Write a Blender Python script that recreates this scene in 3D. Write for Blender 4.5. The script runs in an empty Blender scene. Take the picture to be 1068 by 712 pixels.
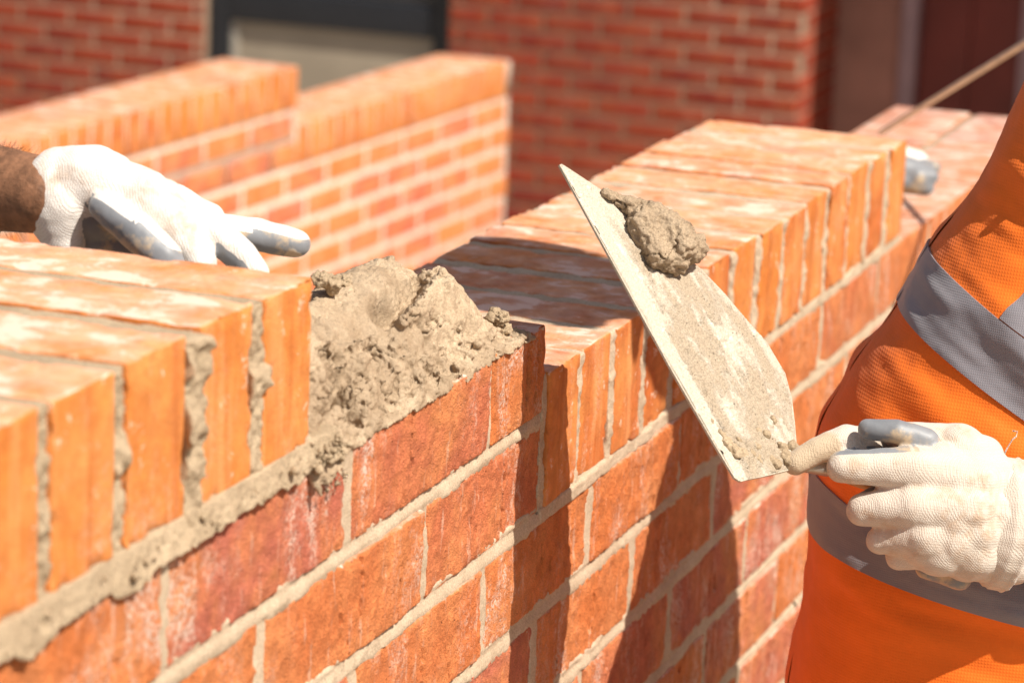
import bpy, math, random
import numpy as np
from mathutils import Vector, Matrix
random.seed(7); RNG = np.random.default_rng(11)
scene = bpy.context.scene
COL = scene.collection
MM = 0.001
rad = math.radians

# ------------------------------------------------------------------ camera (millimetres; x along the wall, y into it, z up, z=0 top of the bed joint)
CAM = np.array([-2011.3, -712.8, 663.4]); YAW, PIT, ROL, FPX = 0.352068, 0.246518, 0.039443, 3210.06
W0, H0 = 1068.0, 712.0
_cy, _sy = math.cos(YAW), math.sin(YAW)
CF = np.array([math.cos(PIT)*_cy, math.cos(PIT)*_sy, -math.sin(PIT)])
_r = np.array([_sy, -_cy, 0.0]); _u = np.cross(_r, CF)
CR = _r*math.cos(ROL) + _u*math.sin(ROL); CU = -_r*math.sin(ROL) + _u*math.cos(ROL)
def ray(u, v): return CF + CR*(u-W0/2)/FPX - CU*(v-H0/2)/FPX
def dep(u, v, d): return CAM + ray(u, v)*d
def hit(u, v, p0, n):
    r = ray(u, v); return CAM + r*(np.dot(p0-CAM, n)/np.dot(r, n))

# ------------------------------------------------------------------ numpy noise
def _h(ix, iy, iz, s):
    n = (ix*374761393 + iy*668265263 + iz*2147483647 + s*974634777) & 0xffffffff
    n = ((n ^ (n >> 13))*1274126177) & 0xffffffff
    n = ((n ^ (n >> 16))*2246822519) & 0xffffffff
    return ((n ^ (n >> 15)) & 0xffffff)/float(0xffffff)*2-1
def vnoise(P, s=0):
    P = np.asarray(P, float); i = np.floor(P).astype(np.int64); f = P-i; f = f*f*f*(f*(f*6-15)+10)
    x, y, z = i[..., 0], i[..., 1], i[..., 2]; o = 0
    for dx in (0, 1):
        wx = f[..., 0] if dx else 1-f[..., 0]
        for dy in (0, 1):
            wy = f[..., 1] if dy else 1-f[..., 1]
            for dz in (0, 1):
                wz = f[..., 2] if dz else 1-f[..., 2]
                o = o + wx*wy*wz*_h(x+dx, y+dy, z+dz, s)
    return o
def fbm(P, sc, octv=4, s=0, gain=.5):
    P = np.asarray(P, float)/sc; a = 1.0; o = 0; t = 0
    for k in range(octv):
        o = o + a*vnoise(P+k*17.3, s+k); t += a; a *= gain; P = P*2.03
    return o/t*1.6
def ss(x, a, b):
    t = np.clip((x-a)/(b-a), 0, 1); return t*t*(3-2*t)

# ------------------------------------------------------------------ objects
def put(o, parent=None):
    COL.objects.link(o)
    if parent is not None:
        o.parent = parent
        o.matrix_parent_inverse = Matrix.Translation(parent.location).inverted() if parent.type == 'EMPTY' else Matrix.Identity(4)
    return o
def mesh(name, V, F, mat=None, parent=None, attrs=None, smooth=True, mats=None, mi=None, sharp=None):
    """V in mm (n,3); F (m,3|4) int array or list of lists"""
    me = bpy.data.meshes.new(name); V = np.asarray(V, float)*MM
    if isinstance(F, np.ndarray):
        k = F.shape[1]; me.vertices.add(len(V)); me.vertices.foreach_set('co', V.astype(np.float32).ravel())
        me.loops.add(F.size); me.loops.foreach_set('vertex_index', F.astype(np.int32).ravel())
        me.polygons.add(len(F)); me.polygons.foreach_set('loop_start', np.arange(0, F.size, k, dtype=np.int32))
        try: me.polygons.foreach_set('loop_total', np.full(len(F), k, dtype=np.int32))
        except Exception: pass
    else:
        me.from_pydata([tuple(v) for v in V], [], F)
    me.update(calc_edges=True); me.validate()
    for m in (mats or [mat]): me.materials.append(m)
    if mi is not None: me.polygons.foreach_set('material_index', np.asarray(mi, np.int32))
    if attrs:
        for an, av in attrs.items():
            a = me.attributes.new(an, 'FLOAT', 'POINT'); a.data.foreach_set('value', np.asarray(av, np.float32))
    if smooth: me.polygons.foreach_set('use_smooth', np.ones(len(me.polygons), bool))
    if sharp:
        me.set_sharp_from_angle(angle=rad(sharp))
    o = bpy.data.objects.new(name, me)
    return put(o, parent)
def tag(o, label, cat, group=None, kind=None):
    if label: o['label'] = label
    if cat: o['category'] = cat
    if group: o['group'] = group
    if kind: o['kind'] = kind
    return o
def empty(name, loc, label, cat, group=None):
    o = bpy.data.objects.new(name, None); o.location = Vector(loc)*MM; o.empty_display_size = .05
    COL.objects.link(o); return tag(o, label, cat, group)

def grid_faces(nu, nv, off=0):
    i = np.arange(nu-1)[:, None]*nv + np.arange(nv-1)[None, :] + off
    i = i.ravel(); return np.stack([i, i+nv, i+nv+1, i+1], 1)
def axis(a, b, r, n):
    if r <= 0: return np.linspace(a, b, n+1)
    return np.concatenate([[a, a+r*.33, a+r*.7], np.linspace(a+r, b-r, max(n, 1)+1), [b-r*.7, b-r*.33, b]])
def rbox(x0, x1, y0, y1, z0, z1, r=2.0, n=(4, 4, 4)):
    X, Y, Z = axis(x0, x1, r, n[0]), axis(y0, y1, r, n[1]), axis(z0, z1, r, n[2]); A = (X, Y, Z); L = [len(a) for a in A]
    idx, Fs = [], []
    def face(ax, end):
        b, c = [(1, 2), (2, 0), (0, 1)][ax]
        I, J = np.meshgrid(np.arange(L[b]), np.arange(L[c]), indexing='ij'); K = np.full(I.shape, L[ax]-1 if end else 0)
        t = [None]*3; t[ax] = K; t[b] = I; t[c] = J
        key = (t[0]*L[1] + t[1])*L[2] + t[2]
        q = np.stack([key[:-1, :-1], key[1:, :-1], key[1:, 1:], key[:-1, 1:]], -1).reshape(-1, 4)
        if not end: q = q[:, ::-1]
        Fs.append(q)
    for ax in range(3):
        face(ax, 0); face(ax, 1)
    F = np.concatenate(Fs); keys, inv = np.unique(F, return_inverse=True); F = inv.reshape(F.shape)
    k = keys % L[2]; j = (keys//L[2]) % L[1]; i = keys//(L[1]*L[2])
    P = np.stack([X[i], Y[j], Z[k]], 1)
    lo = np.array([x0+r, y0+r, z0+r]); hi = np.array([x1-r, y1-r, z1-r])
    Q = np.clip(P, lo, hi); D = P-Q; m = np.linalg.norm(D, axis=1, keepdims=True); N = D/np.maximum(m, 1e-9)
    if r > 0: P = Q + N*np.minimum(m, r)
    return P, F, N
class Acc:
    def __init__(s): s.V, s.F, s.A, s.n = [], [], {}, 0
    def add(s, V, F, **a):
        s.V.append(V); s.F.append(F+s.n); s.n += len(V)
        for k, v in a.items(): s.A.setdefault(k, []).append(np.full(len(V), v) if np.isscalar(v) else v)
    def make(s, name, mat, parent=None, **k):
        return mesh(name, np.concatenate(s.V), np.concatenate(s.F), mat, parent, {k2: np.concatenate(v) for k2, v in s.A.items()}, **k)

# ------------------------------------------------------------------ node helpers
def new_mat(name):
    m = bpy.data.materials.new(name); m.use_nodes = True; nt = m.node_tree
    b = nt.nodes['Principled BSDF']; return m, nt, b
class N:
    def __init__(s, nt): s.nt = nt
    def n(s, t, **k):
        o = s.nt.nodes.new(t)
        for a, v in k.items():
            if a == 'inp':
                for i, x in v.items(): s.set(o, i, x)
            else: setattr(o, a, v)
        return o
    def set(s, o, i, x):
        if isinstance(x, bpy.types.NodeSocket): s.nt.links.new(x, o.inputs[i])
        else: o.inputs[i].default_value = x
    def coord(s): return s.n('ShaderNodeTexCoord').outputs['Object']
    def attr(s, nm): return s.n('ShaderNodeAttribute', attribute_name=nm).outputs['Fac']
    def vadd(s, a, b): return s.n('ShaderNodeVectorMath', operation='ADD', inp={0: a, 1: b}).outputs[0]
    def vmul(s, a, b): return s.n('ShaderNodeVectorMath', operation='MULTIPLY', inp={0: a, 1: b}).outputs[0]
    def noise(s, v, sc, det=4, rough=.6, dist=0): return s.n('ShaderNodeTexNoise', inp={'Vector': v, 'Scale': sc, 'Detail': det, 'Roughness': rough, 'Distortion': dist}).outputs['Fac']
    def vor(s, v, sc, feat='F1'): return s.n('ShaderNodeTexVoronoi', feature=feat, inp={'Vector': v, 'Scale': sc}).outputs['Distance']
    def ramp(s, f, a, b, lo=0.0, hi=1.0): return s.n('ShaderNodeMapRange', interpolation_type='SMOOTHSTEP', inp={0: f, 1: a, 2: b, 3: lo, 4: hi}).outputs[0]
    def m(s, op, a, b=0.0, c=0.0): return s.n('ShaderNodeMath', operation=op, inp={0: a, 1: b, 2: c}).outputs[0]
    def mix(s, f, a, b):
        o = s.n('ShaderNodeMix', data_type='RGBA'); s.set(o, 0, f); s.set(o, 6, a if not isinstance(a, tuple) else (*a, 1)); s.set(o, 7, b if not isinstance(b, tuple) else (*b, 1)); return o.outputs[2]
    def bump(s, h, dist, st=1.0, nrm=None):
        o = s.n('ShaderNodeBump', inp={'Height': h, 'Distance': dist, 'Strength': st})
        if nrm is not None: s.set(o, 'Normal', nrm)
        return o.outputs[0]

def brick_mat(name, ca, cb, cc, bloom=.5, rough=1.0, dust=.6, streak=0.0):
    m, nt, b = new_mat(name); q = N(nt); co = q.coord(); r = q.attr('rnd')
    off = q.n('ShaderNodeCombineXYZ', inp={0: q.m('MULTIPLY', r, 7.3), 1: q.m('MULTIPLY', r, 3.1), 2: q.m('MULTIPLY', r, 5.7)}).outputs[0]
    v = q.vadd(co, off)
    big = q.noise(v, 14, 4, .6, .3); mid = q.noise(v, 60, 5, .65); fine = q.noise(v, 420, 4, .7); grain = q.noise(v, 950, 2, .8)
    c = q.mix(q.ramp(r, .35, .8), ca, cb); c = q.mix(q.ramp(big, .35, .7), c, cc)
    c = q.mix(q.ramp(fine, .62, .8, 0, .5), c, tuple(x*.45 for x in ca))
    hsv = q.n('ShaderNodeHueSaturation', inp={'Value': q.m('MULTIPLY', q.ramp(mid, .25, .8, .80, 1.2), q.ramp(grain, .3, .7, 1-.22*rough, 1+.22*rough)), 'Color': c}); c = hsv.outputs[0]
    if bloom:
        st = q.noise(q.vmul(v, (1.0, 1.0, .45)), 26, 6, .68, .6)
        bl = q.m('MULTIPLY', q.ramp(st, .48, .66), q.ramp(q.noise(v, 330, 4, .75), .42, .60))
        bl2 = q.ramp(q.noise(v, 9, 2, .5), .36, .58)
        c = q.mix(q.m('MULTIPLY', q.m('MULTIPLY', bl, bl2), bloom), c, (.74, .55, .45))
    if streak:
        sv = q.n('ShaderNodeMapping', inp={'Vector': v, 'Rotation': (0, rad(35), 0), 'Scale': (1, 1, .12)}).outputs[0]
        c = q.mix(q.m('MULTIPLY', q.ramp(q.noise(sv, 130, 4, .6), .6, .72), streak), c, (.8, .55, .42))
    if rough < .5:
        spk = q.m('MULTIPLY', q.ramp(q.noise(v, 75, 3, .6, .5), .61, .68), q.ramp(q.noise(v, 300, 3, .7), .45, .6)); c = q.mix(q.m('MULTIPLY', spk, .8), c, (.80, .60, .46))
        sv = q.n('ShaderNodeMapping', inp={'Vector': v, 'Rotation': (0, rad(58), 0), 'Scale': (1, 1, .06)}).outputs[0]
        c = q.mix(q.ramp(q.noise(sv, 55, 4, .6), .52, .7, 0, .5), c, (.76, .36, .15)); c = q.mix(q.ramp(q.noise(sv, 38, 4, .6), .53, .7, 0, .5), c, (.40, .10, .02))
    # dust and lime smears lie on the upward faces
    nz = q.n('ShaderNodeSeparateXYZ', inp={0: q.n('ShaderNodeNewGeometry').outputs['Normal']}).outputs[2]
    up = q.ramp(nz, .5, .9)
    sm = q.m('ADD', q.m('MULTIPLY', q.noise(q.vmul(v, (1, .75, 1)), 42, 6, .66, .3), .6), q.m('MULTIPLY', q.noise(v, 13, 3, .55), .4))
    dusty = q.m('ADD', q.ramp(sm, .38, .56, .08, .46), q.ramp(sm, .535, .59, 0, .60))
    c = q.mix(q.m('MULTIPLY', q.m('MULTIPLY', dusty, up), dust), c, (.82, .60, .49))
    pit = q.m('MULTIPLY', q.ramp(q.vor(v, 190), .0, .17, 1, 0), q.ramp(q.noise(v, 90, 2), .56, .66))
    c = q.mix(q.m('MULTIPLY', pit, .75*min(1, rough+.3)), c, (.06, .025, .012))
    q.set(b, 'Base Color', c); q.set(b, 'Roughness', .85)
    h = q.m('ADD', q.m('ADD', q.m('MULTIPLY', mid, .9), q.m('MULTIPLY', grain, .35)), q.m('MULTIPLY', fine, .8)); h = q.m('SUBTRACT', h, q.m('MULTIPLY', pit, 1.4))
    q.set(b, 'Normal', q.bump(h, .0034*rough, .9))
    b.inputs['Specular IOR Level'].default_value = .25
    return m
def mortar_mat(name, c0, c1, grit=1.0, dark=(.07, .045, .03), sc=1.0, pits=.8, rough=.9):
    m, nt, b = new_mat(name); q = N(nt); co = q.coord()
    a = q.noise(co, 30*sc, 5, .6); f = q.noise(co, 700*sc, 3, .75); g = q.noise(co, 260*sc, 4, .7)
    c = q.mix(q.ramp(a, .3, .7), c0, c1)
    hs = q.n('ShaderNodeHueSaturation', inp={'Value': q.ramp(f, .3, .72, .72, 1.16), 'Color': c}); c = hs.outputs[0]
    pit = q.m('MULTIPLY', q.ramp(q.vor(co, 420*sc), .0, .22, 1, 0), q.ramp(q.noise(co, 120*sc, 3), .50, .64))
    c = q.mix(q.m('MULTIPLY', pit, pits), c, dark)
    q.set(b, 'Base Color', c); q.set(b, 'Roughness', rough)
    h = q.m('ADD', q.m('MULTIPLY', f, .5), q.m('MULTIPLY', g, 1.0)); h = q.m('SUBTRACT', h, q.m('MULTIPLY', pit, 1.3))
    q.set(b, 'Normal', q.bump(h, .0014*grit, .8)); b.inputs['Specular IOR Level'].default_value = .2
    return m
def plain(name, c, rough=.7, var=.15, sc=30, bump=0, bsc=200, metal=0, spec=.4):
    m, nt, b = new_mat(name); q = N(nt); co = q.coord()
    n_ = q.noise(co, sc, 5, .6)
    hs = q.n('ShaderNodeHueSaturation', inp={'Value': q.ramp(n_, .25, .75, 1-var, 1+var), 'Color': (*c, 1)})
    q.set(b, 'Base Color', hs.outputs[0]); q.set(b, 'Roughness', rough); q.set(b, 'Metallic', metal); b.inputs['Specular IOR Level'].default_value = spec
    if bump: q.set(b, 'Normal', q.bump(q.noise(co, bsc, 4, .6), bump, .8))
    return m

M_COPE = brick_mat('smooth_orange_brick', (.60, .19, .038), (.50, .13, .032), (.66, .25, .072), bloom=.35, rough=.34, dust=.85)
M_FACE = brick_mat('sand_faced_brick', (.61, .18, .052), (.50, .145, .088), (.66, .24, .088), bloom=1.0, rough=1.0, dust=1.15, streak=.45)
M_MID = brick_mat('weathered_brick', (.66, .21, .06), (.58, .15, .08), (.68, .27, .10), bloom=.6, rough=.6, dust=1.3)
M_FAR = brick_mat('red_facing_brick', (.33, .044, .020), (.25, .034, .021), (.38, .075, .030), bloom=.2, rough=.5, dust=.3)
M_MORT = mortar_mat('joint_mortar', (.47, .36, .25), (.56, .445, .32), .5, pits=.35)
M_WET = mortar_mat('fresh_mortar', (.44, .325, .215), (.54, .415, .285), 1.2, pits=.85)
def damp(m):
    nt = m.node_tree; q = N(nt); b = nt.nodes['Principled BSDF']; l = b.inputs['Base Color'].links[0].from_socket; n_ = q.noise(q.coord(), 17, 4, .6, .4)
    k = q.ramp(n_, .42, .60); q.set(b, 'Base Color', q.mix(q.m('MULTIPLY', k, .55), l, (.27, .19, .12))); q.set(b, 'Roughness', q.ramp(k, 0, 1, .9, .5))
damp(M_WET)
M_CRUST = mortar_mat('crumbly_mortar', (.40, .30, .195), (.49, .375, .25), 1.5, pits=.85)
M_MIDM = mortar_mat('pale_mortar', (.66, .53, .43), (.76, .63, .52), .8, pits=.2)
M_FARM = mortar_mat('far_mortar', (.45, .32, .225), (.52, .385, .275), .8, pits=.2)

# ================================================================== MAIN WALL
wall = empty('brick_wall', (0, 100, -2300), 'orange brick wall being built across the front, stepping down beside the fresh mortar', 'brick wall')
def brick(acc, x0, x1, z0, z1, y0=0, y1=102.5, det=True, rough=1.0, creases=True, seed=None):
    seed = random.random() if seed is None else seed
    n = (int((x1-x0)/1.35), 4, int((z1-z0)/2.2)) if det else (int((x1-x0)/14)+1, 2, 3)
    V, F, Nn = rbox(x0, x1, y0, y1, z0, z1, 2.6, n)
    s = int(seed*9999); e = V.copy()
    front = ss(-Nn[:, 1], .2, .9)
    edge = 1-ss(np.minimum.reduce([V[:, 0]-x0, x1-V[:, 0], V[:, 2]-z0, z1-V[:, 2]]), 0, 6)
    d = fbm(V, 38, 3, s)*1.1*rough + fbm(V, 7, 3, s+5)*.8*rough + fbm(V, 3, 2, s+6)*.35*rough - edge*np.abs(fbm(V, 9, 3, s+9))*1.5
    if det and creases:
        rr = random.Random(s)
        for k in range(rr.randint(2, 4)):
            xc = x0 + (x1-x0)*(rr.uniform(.2, .85)); zc0 = z0+rr.uniform(-10, 25); zc1 = zc0+rr.uniform(18, 60)
            w = .75+rr.random()*.6
            line = xc + vnoise(np.stack([V[:, 2]/6, np.full(len(V), s+k), V[:, 2]*0], 1))*1.3 + (V[:, 2]-z0)*rr.uniform(-.06, .1)
            act = ss(V[:, 2], zc0, zc0+4)*(1-ss(V[:, 2], zc1-4, zc1))
            d -= act*np.exp(-((V[:, 0]-line)/w)**2)*rr.uniform(3.5, 6)*ss(vnoise(np.stack([V[:, 2]/5, np.full(len(V), s+k+9), V[:, 2]*0], 1)), -.7, -.1)
            # brick body folds: one side stands a little proud
            d += .55*ss(V[:, 0]-line, -2, 2)*rr.choice([-1, 1])
    e[:, 1] -= d*front
    oth = 1-front
    e += Nn*(fbm(V, 10, 3, s+20)*.5*oth)[:, None]
    acc.add(e, F, rnd=seed)

JJ = {}
rowsL = {2: [-354-225*i for i in range(3)][::-1], 1: None}
joints = {2: [-824, -598, -349, -107.5], 1: [-927, -702, -471, -220.5], 0: [-1010, -785, -559, -334, -109, 117, 342, 567, 792, 1017, 1242, 1467, 1692],
          -1: [-895, -670, -445, -221, 4, 230, 455, 680, 905, 1130, 1355, 1580, 1805]}
acc = Acc()
X_L, X_R = -960, 1950
for k in range(2, -17, -1):
    z0 = {2: 75, 1: 0}.get(k, -10-65-75*(-k)); z0 = 75*k-75 if k <= 0 else z0
    if k == 2: z0, z1 = 75, 140
    elif k == 1: z0, z1 = 0, 65
    else: z0 = -75+75*k; z1 = z0+65
    js = joints[k] if k in joints else [j+random.uniform(-4, 4) for j in joints[0 if k % 2 == 0 else -1]]
    JJ[k] = js
    xr = 0 if k > 0 else X_R
    edges = [X_L] + [j for j in js if X_L+20 < j < xr-20] + [xr]
    for a, b in zip(edges[:-1], edges[1:]):
        xa = a + (5 if a != X_L else 0); xb = b-(5 if b != xr else 0)
        near = k >= -4 and xb > -620 and xa < 700
        sd = random.random()
        if k == 2 and b == 0: sd = .12
        if k == 2 and -360 < a < -300: sd = .62
        if k == 2 and -620 < a < -560: sd = .93
        brick(acc, xa+random.uniform(-.6, .6), xb+random.uniform(-.6, .6), z0, z1, y0=random.uniform(-.5, .7), det=near, seed=sd)
        # back leaf
        brick(acc, xa, xb, z0, z1, y0=112.5, y1=215, det=False, seed=random.random())
acc.make('brickwork', M_FACE, wall, sharp=38)

# mortar: a core and a detailed front sheet
core = Acc()
for x0, x1, zt in ((X_L, -1, 138), (-1, 1100, -3), (1100, X_R, -13)):
    V, F, _ = rbox(x0, x1, 5, 211, -1190, zt, 0, (1, 1, 1)); core.add(V, F)
def sheet(x0, x1, z0, z1, st):
    xs = np.arange(x0, x1+.01, st); zs = np.arange(z0, z1+.01, min(st, 3 if st > 5 else st)); X, Z = np.meshgrid(xs, zs, indexing='ij')
    P = np.stack([X.ravel(), np.zeros(X.size), Z.ravel()], 1)
    t = np.mod(P[:, 2]+10, 75)          # 0..10 in a bed joint
    kk = np.floor((P[:, 2]+10)/75).astype(int); kk = np.where(P[:, 2] >= -10, kk+1, kk+1); dx = np.full(len(P), 99.)
    for k_ in range(-16, 3):
        m_ = kk == k_
        if m_.any():
            jj = np.array(JJ[k_]); dx[m_] = np.abs(P[m_, 0][:, None]-jj[None]).min(1)
    dj = np.minimum(dx, np.minimum(np.abs(t-5), 75-np.abs(t-5)))
    inb = (t < 10)
    y = np.where(inb, .6 + 2.6*(t/10)**1.5, 1.5 + .8*fbm(P, 30, 2, 3))
    y = y + fbm(P, 60, 2, 4)*.4 + fbm(P, 6, 3, 5)*.35
    sm = ss(fbm(P, 22, 3, 8), .62, .85)*ss(12-np.abs(t-5), 0, 8)
    y = y - sm*1.9 + 4.5*ss(dj, 8.5, 12)
    P[:, 1] = y
    core.add(P, grid_faces(len(xs), len(zs))[:, ::-1])
sheet(-640, 0, -10, 139, 2.4); sheet(-640, 760, -300, -1, 2.4)
sheet(X_L, -640, -1190, 139, 9); sheet(-640, 760, -1190, -300, 9); sheet(760, 1100, -1190, -1, 9); sheet(1100, X_R, -1190, -12, 9)
core.make('mortar_joints', M_MORT, wall)

def cope(x0, w, z0, zt, sd, n=(14, 30, 22), y0=0.0, rough=.6):
    V, F, Nn = rbox(x0, x0+w, y0, y0+215, z0, zt, 2.0, n); s = int(sd*9999)
    d = fbm(V, 55, 2, s)*.8*rough + fbm(V, 8, 3, s+3)*.28*rough
    mn = np.sort(np.stack([np.minimum(V[:, 0]-x0, x0+w-V[:, 0]), np.minimum(V[:, 1]-y0, y0+215-V[:, 1]), np.minimum(V[:, 2]-z0, zt-V[:, 2])], 1), axis=1)[:, 1]
    chip = (1-ss(mn, 0, 6))*ss(fbm(V, 12, 3, s+7), .15, .6)*3.0
    V = V + Nn*(d-chip)[:, None]
    o = mesh('coping_brick', V, F, M_COPE, wall, {'rnd': np.full(len(V), sd)}, sharp=42); return o
def joint(acc, x0, x1, z0, z1, y0=-1.0, y1=214, amp=1.5, s=1, st=3.0, lumps=0.0, flare=0.0):
    V, F, Nn = rbox(x0-1.5, x1+1.5, y0, y1, z0, z1, 2.5, (max(3, int((x1-x0)/st)), 50, int((z1-z0)/st)))
    f = ss(-Nn[:, 1], .1, .8); up = ss(Nn[:, 2], .1, .8)
    d = fbm(V, 14, 4, s, .62)*amp + fbm(V, 4, 2, s+3)*amp*.55
    lum = ss(fbm(V, 26, 3, s+4), .12, .6)*lumps
    V2 = V.copy(); V2[:, 1] -= (d+lum)*f
    xc = (x0+x1)/2; V2[:, 0] += (V[:, 0]-xc)*np.clip(lum*.10, 0, .8)*f + fbm(V, 12, 3, s+11)*amp*.6*f
    V2[:, 2] += up*fbm(V, 10, 3, s+2)*.9
    acc.add(V2, F)

# left coping course
LB = [(-411, 64, 157), (-491, 66, 157), (-575, 67, 157.5), (-656, 65, 157), (-735, 66, 157), (-816, 66, 157), (-896, 64, 157)]
for i, (xr, w, z) in enumerate(LB):
    o = cope(xr-w, w, z, z+101.5+random.uniform(-1, 1), [.22, .3, .1, .28, .4, .2, .3][i], (16, 34, 26))
    if i == 0: o['label'] = 'end coping brick against the fresh mortar'
cj = Acc()
for i in range(len(LB)-1):
    joint(cj, LB[i+1][0], LB[i][0]-LB[i][1], 150, 256.8, y0=[1.0, -2.0, 1.5, 2, 1, 1][i], amp=2.9, s=30+i, st=1.6, lumps=[3.5, 4, 2.5, 1, 2, 2][i])
# bed squeezed out under the left coping
V, F, Nn = rbox(-955, -372, -5, 213, 141, 158.5, 1.5, (480, 40, 15))
f = ss(-V[:, 1], .5, 4.5)
tz = (V[:, 2]-141)/17.5
V[:, 1] += f*(tz*3.4)
amp = fbm(V, 30, 4, 71, .6)*2.6 + fbm(V, 5, 3, 73)*1.5*ss(fbm(V*[1, 0, 0], 60, 2, 81), -.5, .2) + ss(fbm(V, 9, 3, 79), .2, .7)*1.6*(1-.8*tz) + ss(fbm(V*[1, 0, 0], 45, 2, 75), .0, .7)*3.5*(1-tz)
V[:, 1] -= f*amp; V[:, 2] -= f*(1-tz)*(ss(fbm(V*[1, 0, 0], 26, 3, 76), .05, .7)*5.5 + fbm(V, 6, 3, 78)*1.6)
endf = ss(V[:, 0], -412, -372); V[:, 2] = np.where(endf > 0, V[:, 2]-endf*0, V[:, 2])
cj.add(V, F)
sp = []
def crumbs(acc, n, fn, r0=.9, r1=3.2, seed=1):
    g = np.random.default_rng(seed)
    for _ in range(n):
        c = fn(g); r = r0+(r1-r0)*g.random()**3
        u = np.linspace(0, 2*math.pi, 9)[:-1]; v = np.linspace(.15, math.pi-.15, 6); U, Vv = np.meshgrid(u, v, indexing='ij')
        P = np.stack([np.cos(U)*np.sin(Vv), np.sin(U)*np.sin(Vv), np.cos(Vv)], -1).reshape(-1, 3)*r*g.uniform(.7, 1.25, 3)+c+g.normal(0, .12*r, (48, 3))
        F = grid_faces(8, 6); w = np.arange(5); F = np.concatenate([F, np.stack([42+w, w, w+1, 43+w], 1)])[:, ::-1]; acc.add(P, F)
crumbs(cj, 60, lambda g: np.array([-950+590*g.random(), -4-g.random()*3, 143+g.random()*11]), seed=2)
crumbs(cj, 40, lambda g: np.array([LB[0][0]+g.random()*40, -5-g.random()*3, 139+g.random()*16]), seed=3)
for i_ in range(0): crumbs(cj, 55, lambda g: np.array([LB[i_+1][0]+(LB[i_][0]-LB[i_][1]-LB[i_+1][0])*(-.15+1.3*g.random()), -1.5-g.random()*2, 158+96*g.random()]), .8, 2.8, seed=4+i_)
cj.make('squeezed_mortar', M_CRUST, wall)
# right coping course
RB = [11, 86, 161] + [161+79.1*i for i in range(1, 12)]
cj = Acc(); prev = None
for i, x in enumerate(RB):
    w = 65+random.uniform(-1.0, 1.8)
    cope(x, w, 0.5, 102.5+random.uniform(-1.8, 2.2), random.random()*.9, (9, 22, 14) if i > 3 else (14, 34, 24), y0=random.uniform(-2.0, 1.5) if i != 12 else 1.0)
    a = 1 if i == 0 else prev
    joint(cj, a, x, -2, 101.2, y0=[2.2, 0.8, 1.0, .5][i] if i < 4 else random.uniform(-1.2, 2.5), amp=1.5, s=60+i, st=2.2, lumps=1.5 if i > 1 else .6)
    prev = x+w
V, F, Nn = rbox(3, 1104, .6, 213, -11, 1.5, 3, (420, 20, 7)); f = ss(-Nn[:, 1], 0, .7)
V[:, 1] -= f*(fbm(V, 40, 3, 91)*1.2 + fbm(V, 7, 3, 92)*.5 + ss(fbm(V*[1, 0, 0], 40, 2, 95), .2, .7)*2)
cj.add(V, F)
cj.make('coping_joints', M_MORT, wall)

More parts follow.
